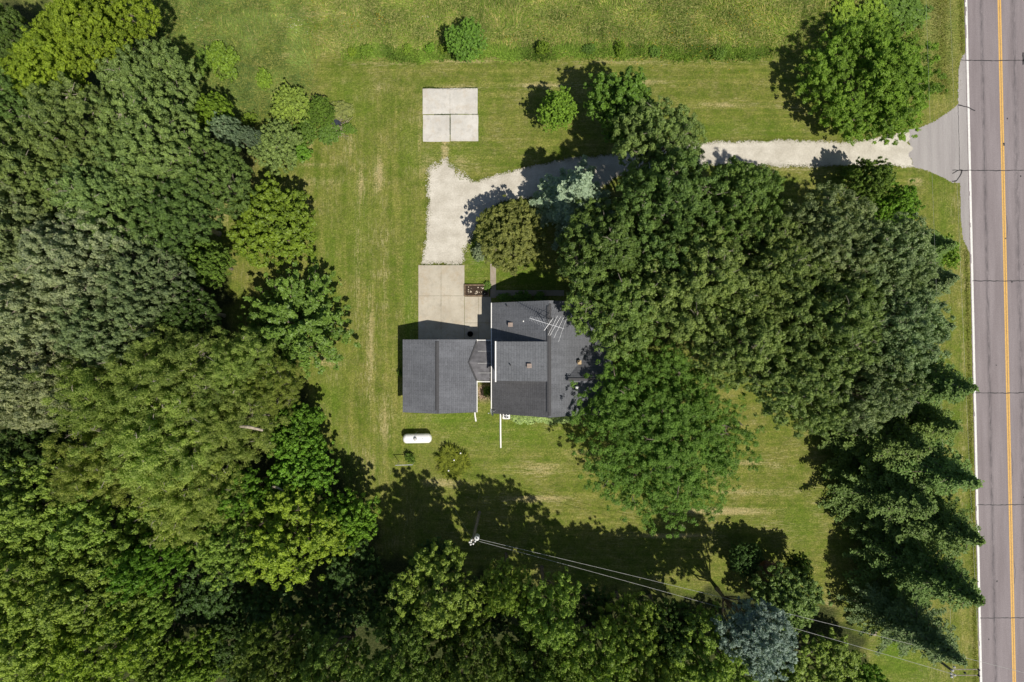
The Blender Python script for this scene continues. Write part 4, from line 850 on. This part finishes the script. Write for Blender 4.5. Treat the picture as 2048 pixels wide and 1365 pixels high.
TREES = [
 # upper left
 ('locust_tree', 'locust', 190, 42, 105, 15, 'yellow', 'bright yellow green tree in the top left corner with shadow on its right', FW),
 ('locust_tree', 'locust', 92, 128, 92, 14, 'yellow', 'yellow green tree just below left of the one in the top left corner', FW),
 ('oak_tree', 'oak', -15, 60, 60, 14, 'oak', 'dark tree cut by the left edge beside the top left yellow green tree', FW),
 ('oak_tree', 'oak', -10, 220, 85, 15, 'oak', 'dark green oak on the left edge below the yellow green trees', FW),
 ('oak_tree', 'oak', 285, 172, 100, 14, 'oak2', 'dark oak bordering the meadow right below the top left yellow tree', FW),
 ('oak_tree', 'oak', 160, 265, 110, 16, 'oak2', 'dark oak directly below the two yellow green trees', FW),
 ('oak_tree', 'oak', 300, 290, 110, 16, 'oak2', 'broad dark oak left of the small silvery tree', FW),
 ('oak_tree', 'oak', 412, 356, 86, 13, 'oak', 'dark oak reaching the lawn just below the silvery tree', FW),
 ('oak_tree', 'oak', 60, 350, 110, 17, 'oak2', 'oak near the left edge, two crowns below the yellow green trees', FW),
 ('oak_tree', 'oak', 210, 400, 115, 17, 'oak2', 'large oak midway between left edge and upper lawn bay', FW),
 ('oak_tree', 'oak', 335, 430, 95, 15, 'oak', 'dark oak left of the lawn bay beside the round yard tree', FW),
 ('oak_tree', 'oak', 30, 480, 100, 17, 'silver2', 'greyish oak on the left edge above the pale silvery crowns', FW),
 ('oak_tree', 'oak', 150, 520, 112, 18, 'silver', 'pale silvery oak with whitish leaf tufts, uppermost of the silvery group', FW),
 ('oak_tree', 'oak', 285, 560, 88, 16, 'silver2', 'grey green oak at the right side of the silvery group', FW),
 ('maple_tree', 'roundtree', 412, 525, 48, 9, 'radial', 'small dark green tree poking into the lawn bay below the round yard tree', FW),
 ('oak_tree', 'oak', 50, 625, 105, 18, 'silver', 'pale silvery oak on the left edge level with the house', FW),
 ('oak_tree', 'oak', 215, 650, 92, 17, 'silver2', 'silvery oak just above the olive willows', FW),
 ('oak_tree', 'oak', 370, 625, 68, 12, 'maple_shade', 'shaded dark tree left of the layered yard tree', FW),
 ('oak_tree', 'oak', 60, 765, 105, 18, 'silver', 'lowest silvery oak on the left edge, above bright green crowns', FW),
 # willows
 ('willow_tree', 'willow', 215, 800, 105, 17, 'willow2', 'olive willow nearest the silvery oaks', FW),
 ('willow_tree', 'willow', 345, 750, 105, 16, 'willow', 'olive willow with feathery top, uppermost of the willows', FW),
 ('willow_tree', 'willow', 480, 735, 78, 13, 'willow', 'fine leaved willow below the layered yard tree', FW),
 ('willow_tree', 'willow', 545, 770, 58, 11, 'willow2', 'small willow bordering the lawn left of the garage', FW),
 ('willow_tree', 'willow', 330, 880, 112, 17, 'willow', 'big olive willow in the middle of the willow group', FW),
 ('willow_tree', 'willow', 460, 850, 92, 14, 'willow', 'olive willow around the bleached log', FW),
 ('willow_tree', 'willow', 210, 930, 90, 16, 'willow', 'olive willow at the lower left of the willow group', FW),
 ('willow_tree', 'willow', 380, 990, 100, 15, 'willow', 'lowest olive willow above a black shadow gap', FW),
 # bright edge trees
 ('maple_tree', 'roundtree', 590, 870, 62, 8, 'bright', 'fresh green bushy tree on the lawn edge left of the propane tank', FW),
 ('maple_tree', 'roundtree', 605, 945, 68, 9, 'bright', 'fresh green tree on the lawn edge just below the one by the tank', FW),
 ('maple_tree', 'maple', 480, 985, 55, 12, 'bright', 'bright green tree between lowest willow and lawn edge', FW),
 ('maple_tree', 'maple', 580, 1075, 98, 14, 'mapleY', 'lime green maple with tufted crown above the bottom shadows', FW),
 ('maple_tree', 'roundtree', 690, 1040, 60, 9, 'bright', 'bright green tree touching the shaded lawn, left of the utility pole', FW),
 ('maple_tree', 'maple', 460, 1090, 70, 13, 'maple', 'mid green maple below the lowest willow', FW),
 # bottom left
 ('maple_tree', 'maple', 60, 920, 85, 15, 'maple_shade', 'dark maple on the left edge between silvery oak and bright maples', FW),
 ('maple_tree', 'maple', 70, 1010, 100, 17, 'maple', 'bright maple on the left edge, uppermost of the lower left group', FW),
 ('maple_tree', 'maple', 200, 1060, 95, 17, 'maple', 'maple directly left of the lowest willow', FW),
 ('maple_tree', 'maple', 40, 1140, 100, 18, 'maple', 'maple on the left edge, second from the bottom corner', FW),
 ('maple_tree', 'maple', 180, 1170, 105, 18, 'maple', 'large maple inland of the lower left edge maples', FW),
 ('maple_tree', 'maple', 300, 1130, 70, 16, 'bright', 'maple left of the black shadow gap', FW),
 ('maple_tree', 'maple', 60, 1280, 105, 18, 'maple', 'maple in the bottom left corner', FW),
 ('maple_tree', 'maple', 200, 1300, 100, 17, 'mapleY', 'maple on the bottom edge next to the corner one', FW),
 ('maple_tree', 'maple', 280, 1230, 60, 14, 'maple', 'narrow maple at the lower right of the bottom left group', FW),
 ('maple_tree', 'maple', 385, 1330, 65, 12, 'yshrub', 'yellowish maple on the bottom edge', FB),
 ('maple_tree', 'maple', 420, 1200, 75, 8, 'maple_shade', 'low dark tree inside the black shadow gap', FW),
 ('maple_tree', 'maple', 330, 1360, 60, 12, 'maple', 'green maple on the bottom edge left of the yellowish one', FB),
 # bottom
 ('maple_tree', 'maple', 540, 1330, 80, 18, 'maple_m', 'tree on the bottom edge right of the yellowish maple', FB),
 ('maple_tree', 'maple', 660, 1240, 75, 8, 'maple_shade', 'shaded dark tree below the lime green tufted maple', FB),
 ('maple_tree', 'maple', 700, 1130, 60, 8, 'maple_shade', 'low dark tree in the shadow below the bright lawn edge tree', FB),
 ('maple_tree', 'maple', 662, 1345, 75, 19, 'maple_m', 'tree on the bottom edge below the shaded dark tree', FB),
 ('maple_tree', 'maple', 775, 1215, 66, 9, 'maple_shade', 'low dark tree left of the large sunlit maple below the pole', FB),
 ('maple_tree', 'maple', 880, 1198, 98, 15, 'maple', 'large sunlit maple directly below the utility pole', FB),
 ('maple_tree', 'maple', 800, 1318, 82, 19, 'maple_m', 'maple on the bottom edge, lower left of the one below the pole', FB),
 ('maple_tree', 'maple', 930, 1335, 80, 18, 'maple_m', 'maple on the bottom edge directly below the sunlit one', FB),
 ('maple_tree', 'maple', 1010, 1180, 50, 15, 'maple', 'slender sunlit maple right of the large one below the pole', FB),
 ('maple_tree', 'maple', 1095, 1225, 74, 17, 'maple', 'maple with lit top, standing below the wires near the middle', FB),
 ('maple_tree', 'maple', 1060, 1335, 78, 18, 'maple_m', 'maple on the bottom edge near the middle of the photo', FB),
 ('maple_tree', 'maple', 1195, 1315, 78, 17.5, 'maple', 'tall maple between two lit crowns near bottom middle', FB),
 ('maple_tree', 'maple', 1265, 1265, 68, 14, 'maple', 'maple with spiky lit top below the wires right of the middle', FB),
 ('maple_tree', 'maple', 1300, 1355, 70, 17, 'maple_m', 'maple on the bottom edge right of the middle', FB),
 ('maple_tree', 'maple', 1400, 1320, 85, 15, 'maple', 'bright maple left of the blue spruce on the bottom edge', FB),
 ('maple_tree', 'maple', 1650, 1350, 85, 9, 'maple', 'low bushy tree on the bottom edge right of the blue spruce', FB),
 ('maple_tree', 'maple', 1730, 1370, 45, 8, 'bright', 'small bright tree on the bottom edge left of the last spruce', FB),
 ('maple_tree', 'maple', 1560, 1330, 50, 6, 'maple_shade', 'low dark bushy tree in the shadow of the blue spruce', FB),
 ('crab_tree', 'roundtree', 1575, 1208, 72, 8.5, 'oak2', 'rounded mid green tree crossed by the wires on the lower lawn', None),
 ('crab_tree', 'small', 1600, 1135, 26, 5, 'maple_shade', 'small green tree right of the bare reddish shrub', None),
 ('crab_tree', 'roundtree', 1490, 1120, 36, 4, 'maple_shade', 'shaded low tree left of the bare reddish shrub', None),
 ('maple_tree', 'maple', 960, 1230, 62, 8, 'maple_shade', 'low dark tree between the sunlit maple below the pole and the next one', FB),
 ('maple_tree', 'maple', 1180, 1225, 55, 7, 'maple_shade', 'low dark tree in the shade below the wires', FB),
 ('maple_tree', 'maple', 1340, 1265, 62, 13, 'maple_shade', 'low dark tree just left of the blue spruce', FB),
 ('maple_tree', 'maple', 540, 1210, 75, 8, 'maple_shade', 'low dark tree below the lime green tufted maple, at its left', FB),
 ('maple_tree', 'maple', 310, 1285, 60, 9, 'maple_shade', 'low dark tree above the yellowish bottom edge maple', FB),
 ('maple_tree', 'maple', 460, 1290, 60, 9, 'maple_shade', 'low dark tree right of the yellowish bottom edge maple', FB),
 ('maple_tree', 'maple', 870, 1130, 50, 6, 'maple_shade', 'low shaded tree at the woodland edge left below the pole', FB),
 ('maple_tree', 'maple', 1090, 1370, 60, 12, 'maple_shade', 'dark tree filling the gap at the bottom middle edge', FB),
 ('maple_tree', 'maple', 1480, 1370, 60, 10, 'maple', 'small maple under the blue spruce on the bottom edge', FB),
 # oaks by the house
 ('oak_tree', 'oak', 1325, 285, 98, 14, 'oak2', 'oak overhanging the gravel drive, topmost of the big group', FO),
 ('oak_tree', 'oak', 1222, 500, 112, 16, 'oak', 'oak directly right of the pale blue spruce, over the drive bend', FO),
 ('oak_tree', 'oak', 1345, 430, 125, 18, 'oak', 'tall oak just below the one overhanging the drive', FO),
 ('oak_tree', 'oak', 1478, 412, 98, 17, 'oak', 'oak along the drive with its shadow on the gravel', FO),
 ('oak_tree', 'oak', 1245, 600, 118, 15, 'oak', 'oak with branches over the upper right corner of the house roof', FO),
 ('oak_tree', 'oak', 1395, 560, 130, 18, 'oak2', 'oak in the heart of the group, two crowns right of the house', FO),
 ('oak_tree', 'oak', 1540, 540, 118, 18, 'oak2', 'oak at the centre of the group, left of the grey green ones', FO),
 ('oak_tree', 'oak', 1665, 470, 112, 17, 'silver2', 'grey green oak bordering the lawn patch below the drive', FO),
 ('oak_tree', 'oak', 1765, 520, 105, 16, 'silver2', 'grey green oak nearest the road at the upper side', FO),
 ('oak_tree', 'oak', 1660, 640, 115, 18, 'oak2', 'oak in the right half of the group, below the upper grey ones', FO),
 ('oak_tree', 'oak', 1790, 660, 108, 16, 'silver2', 'grey green oak nearest the road at the middle', FO),
 ('oak_tree', 'oak', 1500, 680, 112, 17, 'oak2', 'oak just above right of the feathery ash tree', FO),
 ('oak_tree', 'oak', 1610, 770, 108, 16, 'oak2', 'oak at the bottom of the group reaching the lower lawn', FO),
 ('oak_tree', 'oak', 1730, 780, 95, 15, 'silver2', 'lowest grey green oak, left of the spruce row', FO),
 ('ash_tree', 'feather', 1330, 874, 180, 11.5, 'feather', 'wide feathery green ash tree below right of the house', None),
 ('linden_tree', 'roundtree', 1740, 360, 45, 7, 'radial', 'dark green small tree by the drive, shadow touching the gravel', None),
 ('linden_tree', 'roundtree', 1795, 410, 45, 6, 'bright', 'lighter green bushy tree on the verge right of the dark one by the drive', None),
 # yard trees
 ('crabapple_tree', 'small', 1018, 470, 70, 6.5, 'crab', 'olive brown rounded tree in the bend of the gravel drive', None),
 ('young_tree', 'young', 1113, 222, 38, 6.5, 'young', 'small oval bright green tree above the drive', 'young trees above the drive'),
 ('young_tree', 'young', 1244, 216, 70, 9.5, 'young2', 'larger dark green tree above the drive touching the topmost oak', 'young trees above the drive'),
 ('roadside_tree', 'bushy', 1742, 158, 126, 7.4, 'bushy', 'big bushy green tree between drive entrance and meadow', None),
 ('yard_tree', 'roundtree', 547, 447, 88, 8, 'round', 'round green yard tree at the upper left lawn', None),
 ('layered_tree', 'radial', 588, 645, 108, 9.5, 'radial', 'dark layered tree with star shaped branches left of the garage', None),
 ('meadow_tree', 'young', 932, 80, 38, 4.6, 'young2', 'lone spiky green sapling at the edge of the meadow', None),
 ('silvery_tree', 'small', 456, 262, 30, 9, 'greyblue', 'small round silvery grey tree at the woodland edge', None),
 ('silvery_tree', 'small', 508, 278, 19, 7, 'greyblue', 'tiny silvery tree right of the round silvery one', None),
 ('edge_tree', 'roundtree', 425, 222, 38, 8, 'round', 'yellow green tree above left of the silvery one', None),
 ('edge_tree', 'roundtree', 548, 290, 52, 6, 'oak2', 'wide green thicket tree right of the tiny silvery tree', None),
 ('edge_tree', 'roundtree', 580, 208, 40, 4, 'maple', 'yellow green thicket tree above the wide one, near the brush pile', None),
 ('edge_tree', 'small', 640, 222, 30, 3.5, 'gshrub', 'low dark thicket tree left of the brush pile', None),
]
for row in TREES:
    kd, ty, px, py, r_, ht, cl_, lab, grp = row
    if ty == 'oak' and lab.startswith('pale'): pass
    place(kd, ty, px, py, r_, ht, cl_, lab, 'tree', grp)
SP = [(1950, 778, 15, 66, 'spruce', 'spruce with its tip over the road edge, uppermost tall one'), (1922, 858, 13, 60, 'spruce', 'shorter spruce with tip short of the road, second of the tall row'), (1960, 968, 15.5, 72, 'spruce', 'tall spruce leaning over the edge line, third in the row'),
      (1968, 1085, 15.5, 72, 'spruce', 'tall spruce reaching farthest over the road, fourth in the row'), (1967, 1206, 15.5, 70, 'spruce', 'tall spruce over the road, fifth in the row'), (1930, 1328, 14.5, 62, 'spruce_g', 'last spruce of the row, greyer, beside the road pole'),
      (1916, 556, 11, 50, 'spruce_g', 'small spruce tip beside the grey green oaks, above the others'), (1908, 652, 12, 54, 'spruce_g', 'spruce tip just below the uppermost small one'), (1912, 486, 9, 40, 'spruce', 'smallest spruce at the road shoulder'),
      (1860, 900, 13, 66, 'spruce', 'inner spruce of the row in the shadow of the oaks'), (1870, 1020, 13, 70, 'spruce', 'inner spruce of the row between third and fourth tips')]
for px, py, ht, rp, cl_, lab in SP: place('spruce_tree', 'spruce', px, py, rp, ht, cl_, lab, 'spruce', FS)
place('blue_spruce', 'blue_spruce', 1165, 360, 84, 13.5, 'blue', 'pale blue green spruce beside the drive bend', 'spruce')
place('blue_spruce', 'pine', 1500, 1258, 70, 16, 'blue2', 'silvery blue spruce on the bottom edge crossed by the wires', 'spruce')

# shrubs
SH = [(445, 118, 30, 2.2, 'yshrub', 'yellow green bush alone in the upper left meadow'), (408, 122, 18, 1.2, 'gshrub', 'dark low bush beside the yellow green meadow bush'), (527, 158, 14, 1.6, 'yshrub', 'small yellow green bush above the thicket'),
      (497, 238, 14, 1.5, 'yshrub', 'small yellow green bush above right of the silvery tree'), (703, 104, 9, 1.0, 'yshrub', 'small bush on the mowing line, leftmost'), (733, 100, 10, 1.2, 'yshrub', 'small bush on the mowing line, second from left'),
      (815, 98, 10, 1.0, 'yshrub', 'small bush left of the meadow sapling, farther one'), (860, 96, 9, 1.0, 'young', 'small bush left of the meadow sapling, middle one'), (888, 97, 9, 1.0, 'yshrub', 'small bush touching the meadow sapling'),
      (1085, 95, 14, 1.8, 'yshrub', 'upright bright bush right of the meadow sapling'), (1240, 97, 11, 1.5, 'yshrub', 'small bush on the mowing line above the drive trees'), (1178, 98, 9, 1.0, 'gshrub', 'low bush on the mowing line, left of the one above the drive trees'),
      (1310, 104, 12, .9, 'gshrub', 'low dark bush on the mowing line, right part'), (1440, 108, 13, .9, 'gshrub', 'low weedy bush at the right end of the mowing line'), (1812, 22, 40, 1.0, 'gshrub', 'broad green thicket at the top edge near the road'), (1750, 30, 34, 1.2, 'yshrub', 'low yellowish thicket at the top edge above the bushy roadside tree'), (1690, 35, 34, 1.0, 'yshrub', 'low yellowish thicket at the top edge, farthest from the road'),
      (820, 917, 9, 1.2, 'gshrub', 'small bush at the end of the clothes rail'), (1700, 345, 14, 1.5, 'radial', 'small dark bush beside the gravel drive'),
      (1010, 597, 12, .8, 'radial', 'foundation shrub at the shaded left end of the house front'), (1045, 597, 15, 1.1, 'gshrub', 'foundation shrub in the middle of the shaded house front'), (1080, 597, 13, .9, 'radial', 'foundation shrub at the right of the shaded house front'),
      (975, 783, 9, .9, 'radial', 'small bush in the mulch gap between garage and house'), (975, 573, 7, .6, 'radial', 'little plant at the right end of the planter bed'), (800, 747, 6, .8, 'gshrub', 'little bush at the left wall of the garage'),
      (610, 262, 22, 2, 'gshrub', 'bush on the path side of the thicket'), (657, 265, 22, 1.0, 'gshrub', 'weedy bush at the lower left of the brush pile'), (682, 222, 20, .9, 'crab', 'weedy bush above the brush pile'), (698, 258, 12, .8, 'gshrub', 'weedy bush right of the brush pile'),
      (600, 305, 20, 1.6, 'bright', 'bright bush at the lower right end of the thicket'), (470, 400, 16, 1.0, 'yshrub', 'sunny weeds patch where lawn bay meets dark oak'), (1895, 505, 24, 3.0, 'yshrub', 'yellow green bush below the smallest roadside spruce'), (958, 505, 14, 1.4, 'greyblue', 'grey green bush under the olive brown tree'),
      (1800, 1240, 14, .6, 'greyblue', 'low grey bush beside the pale stump')]
for px, py, rp, ht, cl_, lab in SH:
    q = place('shrub', 'shrub', px, py, rp*random.uniform(.9, 1.15), ht*.8, cl_, lab, 'shrub', 'shrubs'); q.scale.x *= random.uniform(1, 1.5)
    for ch in q.children:
        if ch.name.startswith('crown'): ch.color = [min(1, v*1.1) for v in ch.color[:3]]+[1]

# bare reddish shrub
def bare(px, py, ht, rad, label, mat='dead', n=46):
    c = P(px, py, ht*.5); t = MB(); rs = random.Random(px)
    for i in range(n):
        an = rs.uniform(0, 6.28); sp = rs.random()**.6; tip = Vector((math.cos(an)*rad*sp, math.sin(an)*rad*sp, ht*(1-.35*sp*sp)*rs.uniform(.8, 1)))
        mid = tip*.5+Vector((0, 0, .1*ht)); t.tube([(0, 0, 0), mid, tip], [.05, .03, .012], 4, False)
        for k in range(5):
            b = mid.lerp(tip, rs.random()); e = b+Vector((rs.uniform(-.5, .5), rs.uniform(-.5, .5), rs.uniform(.1, .6))); t.tube([b, e], [.016, .008], 3, False)
    o = t.build('bare_shrub', M[mat]); o.location = (c.x, c.y, 0); tag(o, label, 'shrub'); return o
bare(1540, 1140, 6.5, 1.6, 'bare reddish twiggy shrub on the lower lawn', n=70)
# day lily bed
c = G(908, 922); rng = np.random.RandomState(5)
def lily(cx, cy, rad, n, label, ht=.75, colr='yshrub', core=.9):
    k = 46; N = n*k; base = np.stack([cx+rng.uniform(-1, 1, n)*rad, cy+rng.uniform(-1, 1, n)*rad, np.zeros(n)], 1)
    base = base[((base[:, 0]-cx)**2+(base[:, 1]-cy)**2 < rad**2)]; n = len(base); ids = np.repeat(np.arange(n), k); N = len(ids)
    an = rng.uniform(0, 6.28, N); ln = rng.uniform(.35, .95, N); dr = np.stack([np.cos(an), np.sin(an)], 1)
    Vs = []; w_ = .022
    pr = np.stack([-dr[:, 1], dr[:, 0]], 1)
    st = []
    for f, hh, ww in ((0, 0, 1), (.35, .9, 1.3), (.75, .95, 1.1), (1, .6, .2)):
        p = base[ids].copy(); p[:, :2] += dr*(ln*f)[:, None]; p[:, 2] = hh*ht*(.6+ln*.6)
        a = p.copy(); a[:, :2] += pr*w_*ww; b = p.copy(); b[:, :2] -= pr*w_*ww; st.append((a, b))
    V = np.stack([x for ab in st for x in ab], 1).reshape(-1, 3); i0 = (np.arange(N)*8)[:, None]
    F = np.concatenate([i0+np.array([[0, 1, 3, 2]]), i0+np.array([[2, 3, 5, 4]]), i0+np.array([[4, 5, 7, 6]])])
    ti = np.clip(rng.normal(size=N)*.4+.5, 0, 1)
    V = V-np.array([cx, cy, 0]); o = link('day_lily_clump', npmesh('day_lily_clump', V, F, M['blade'], {'tint': ('FACE', np.tile(ti, 3))})); o.location = (cx, cy, 0)
    o.color = (.165, .200, .026, 1); tag(o, label, 'plant'); return o
lily(c.x, c.y, 1.4, 46, 'yellow green clump of long strap leaves on the lawn above the pole', .8, 'yshrub')
for px, py, lb in ((921, 907, 'upper'), (908, 921, 'middle'), (897, 942, 'lower')):
    cc = P(px, py, 1.0); t = empty('garden_light', (cc.x, cc.y, 0)); tag(t, 'small white garden light, %s of three in the strap leaf clump' % lb, 'garden light', 'garden lights')
    MB().tube([(0, 0, 0), (0, 0, .95)], .012, 6).build('stake', M['steel'], t); MB().lathe((0, 0, .93), [(.05, 0), (.085, .03), (.06, .08), (.01, .1)], 12).build('cap', M['trim'], t)
# hostas along the south wall
hc = 0
for i in range(13):
    px = 1030+i*9.6; g = G(px, 836+random.uniform(-2.5, 2.5)); n = 150; rng = np.random.RandomState(200+i)
    an = rng.uniform(0, 6.28, n); rr = rng.uniform(.05, .62, n); C = np.stack([np.cos(an)*rr, np.sin(an)*rr, .42-.5*rr+rng.uniform(-.05, .05, n)], 1); N = np.stack([np.cos(an)*.5, np.sin(an)*.5, np.full(n, .8)], 1)+rng.normal(size=(n, 3))*.2
    V, ti = leaves(C, N, .12, .085, rng, np.clip(rng.normal(size=n)*.3+.6, 0, 1)); o = link('hosta', leafmesh('hosta', V, ti, M['leaf'])); o.location = (g.x, g.y, 0); o.color = (.28, .38, .15, 1)
    tag(o, 'pale green leafy hosta, %s along the lower house wall' % ('first from the air conditioner', 'second from the air conditioner', 'third from the air conditioner', 'fourth from the left', 'fifth from the left', 'sixth from the left', 'middle one', 'sixth from the right', 'fifth from the right', 'fourth from the right', 'third from the ash tree', 'second from the ash tree', 'nearest the ash tree')[i], 'plant', 'hostas along the lower house wall')
# log, brush pile, stump
def log(a, b, r_, label, mat='log', z=.3):
    A, B = P(*a, z), P(*b, z); c = (A+B)/2; o = MB().tube([(A-c)[:], (A.lerp(B, .4)-c+Vector((0, .08, .03)))[:], (B-c)[:]], [r_*.85, r_, r_*.7], 10).build('fallen_log', M[mat], smooth=True); o.location = c; tag(o, label, 'log', 'fallen logs')
log((480, 853), (526, 861), .15, 'bleached fallen trunk lying across the olive willow', z=12.6)
log((546, 973), (568, 983), .12, 'short pale branch in the dark gap below the fresh green trees', z=9)
c = G(676, 250); t = empty('brush_pile', c); tag(t, 'pile of tan dead sticks with a dark pit beside the thicket', 'brush pile')
m = MB(); rs = random.Random(3)
for i in range(150):
    a = Vector((rs.gauss(0, .55), rs.gauss(.1, .7), rs.uniform(.05, .4))); an = rs.uniform(0, 3.14); l_ = rs.uniform(.3, .9); e = a+Vector((math.cos(an)*l_, math.sin(an)*l_, rs.uniform(-.1, .3))); m.tube([a, e], [.025, .012], 4, False)
m.build('sticks', M['log'], t)
m = MB(); m.slab([(-.05+.5*math.cos(k*.52)*rs.uniform(.8, 1.1), .05+.3*math.sin(k*.52)*rs.uniform(.8, 1.1), .62) for k in range(12)], .5); m.build('tarp', M['tarp'], t)
c = G(1747, 1265); o = MB().lathe((0, 0, 0), [(.3, 0), (.27, .25), (.22, .3), (.02, .31)], 14).build('tree_stump', M['log']); o.location = c; tag(o, 'pale cut tree stump on the lower lawn beside the last spruce', 'stump')

# ---------------------------------------------------------------- grasses nobody could count
def blades(name, n, region, hgt, wd, cols, seed, lean=.9):
    rng = np.random.RandomState(seed); pts = []
    x0, y0, x1, y1 = region['box']
    while sum(len(p) for p in pts) < n:
        p = np.stack([rng.uniform(x0, x1, n), rng.uniform(y0, y1, n)], 1); X = (p[:, 0]-CX)/S; Y = -(p[:, 1]-CY)/S
        pts.append(p[rng.rand(n) < region['f'](p[:, 0], p[:, 1], X, Y)])
    p = np.concatenate(pts)[:n]; n = len(p)
    X = (p[:, 0]-CX)/S; Y = -(p[:, 1]-CY)/S; an = rng.uniform(0, 6.28, n); hh = hgt*rng.uniform(.3, 1.1, n); pn = vnoise(X*.35, Y*.35)
    B = np.stack([X, Y, np.zeros(n)], 1); la = rng.uniform(0, 6.28, n); la = np.where(rng.rand(n) < .6, pn*9, la)
    tip = B+np.stack([np.cos(la)*hh*lean*rng.rand(n), np.sin(la)*hh*lean*rng.rand(n), hh], 1)
    s_ = np.stack([np.cos(an)*wd, np.sin(an)*wd, np.zeros(n)], 1)*rng.uniform(.6, 1.4, (n, 1))
    V = np.stack([B-s_, B+s_, tip], 1).reshape(-1, 3); F = np.arange(3*n).reshape(-1, 3)
    ti = np.clip(rng.normal(size=n)*.22+vnoise(X*.6+4, Y*.6)*.9, 0, 1)
    o = link(name, npmesh(name, V, F, M['blade'], {'tint': ('FACE', ti)})); o.color = (*cols, 1); tag(o, kind='stuff'); return o
def f_mead(px, py, X, Y): return np.clip((116-py+(vnoise(X*.9, Y*.9)-.5)*16)/8, 0, 1)*np.clip((px-560)/200, .25, 1)*np.clip((1850-px)/20, 0, 1)
tag(blades('meadow_grass', 60000, dict(box=(310, -60, 1870, 125), f=f_mead), .32, .04, (.215, .300, .058), 1, 2.2), 'tall rough meadow grass along the top of the photo', 'grass')
tag(blades('dry_meadow_grass', 22000, dict(box=(310, -60, 1870, 118), f=f_mead), .38, .03, (.46, .41, .18), 2, 2.2), 'tan dry stems through the meadow at the top', 'grass')
def f_band(px, py, X, Y): return np.exp(-((py-108+(vnoise(X*.5, Y*0)-.5)*14)/9)**2)*np.clip((px-680)/30, 0, 1)*np.clip((1560-px)/60, 0, 1)
tag(blades('edge_weeds', 20000, dict(box=(660, 80, 1600, 130), f=f_band), .34, .07, (.200, .310, .055), 3, 1.8), 'band of green weeds where meadow meets mown lawn', 'weeds')
def f_nw(px, py, X, Y): return np.clip((640-px)/50, 0, 1)*np.clip((255-py)/30, 0, 1)*np.clip((px-300)/20, 0, 1)
tag(blades('long_grass', 26000, dict(box=(290, 0, 660, 270), f=f_nw), .35, .03, (.185, .265, .075), 4, 2.4), 'long swept grass beside the upper left woodland', 'grass')
def f_verge(px, py, X, Y): return np.exp(-((px-(rx(py)-11))/4)**2)*((py > 500) | (py < 105))+np.exp(-((px-1880)/22)**2)*(py < 190)
tag(blades('verge_grass', 14000, dict(box=(1820, -40, 1965, 1400), f=f_verge), .14, .025, (.170, .170, .050), 5), 'rough grass along the road edge', 'grass')
# yellow meadow flowers
def dots(name, spots, colr, label, seed):
    rng = np.random.RandomState(seed); Cs = []
    for px, py, sp, n in spots:
        g = G(px, py); Cs.append(np.stack([g.x+rng.normal(size=n)*sp, g.y+rng.normal(size=n)*sp, rng.uniform(.45, .6, n)], 1))
    C = np.concatenate(Cs); N = np.zeros_like(C)+[0, 0, 1]+rng.normal(size=C.shape)*.3; V, ti = leaves(C, N, .045, .045, rng, rng.rand(len(C))); o = link(name, leafmesh(name, V, ti, M['blade'])); o.color = (*colr, 1); tag(o, label, 'flowers', kind='stuff')
dots('yellow_flowers', [(712, 51, .5, 26), (758, 40, .6, 18), (668, 38, 1, 20), (620, 30, 1.2, 18), (1300, 85, 2.5, 60), (1360, 70, 2.5, 70), (1460, 60, 2.5, 60), (1490, 50, 1.5, 50), (1018, 82, .4, 10), (1080, 70, 1.5, 20), (1200, 60, 2.5, 30), (533, 3, .5, 8)], (.45, .27, .02), 'scattered yellow wild flowers in the meadow', 1)
dots('white_flowers', [(592, 54, .35, 18), (850, 38, .3, 6), (400, 45, .3, 6), (325, 34, .3, 5), (624, 68, .3, 6)], (.6, .6, .5), 'small white wild flowers in the meadow', 2)
# weeds in concrete joints
def f_joint(px, py, X, Y):
    a = (np.abs(py-229.8) < 1.2)*(px > 846)*(px < 956)*(vnoise(X*2, Y*0) > .45)+(np.abs(py-177.5+(vnoise(X*.8, Y*0)-.5)*3) < 2)*(px > 846)*(px < 956)*.9+(np.abs(px-900.4) < 1.0)*(py > 229)*(py < 270)*(vnoise(X*0, Y*2+3) > .35)
    b = (np.abs(px-882.2) < .8)*(py > 531)*(py < 690)*(vnoise(X*0, Y*2) > .68)+(np.abs(py-530) < 1.2)*(px > 840)*(px < 925)*.8
    return a*1.0+b*.5
tag(blades('joint_weeds', 3800, dict(box=(836, 172, 960, 690), f=f_joint), .1, .03, (.06, .10, .02), 6), 'weeds growing in the joints of the concrete', 'weeds')
def f_dedge(px, py, X, Y):
    dd = sdf([((x-CX)/S, -(y-CY)/S) for x, y in gd], X, Y); return np.exp(-((dd)/.25)**2)*(px < 1800)
tag(blades('drive_edge_grass', 9000, dict(box=(830, 255, 1830, 535), f=f_dedge), .12, .03, (.105, .125, .025), 7), 'grass growing over the gravel drive edge', 'grass')
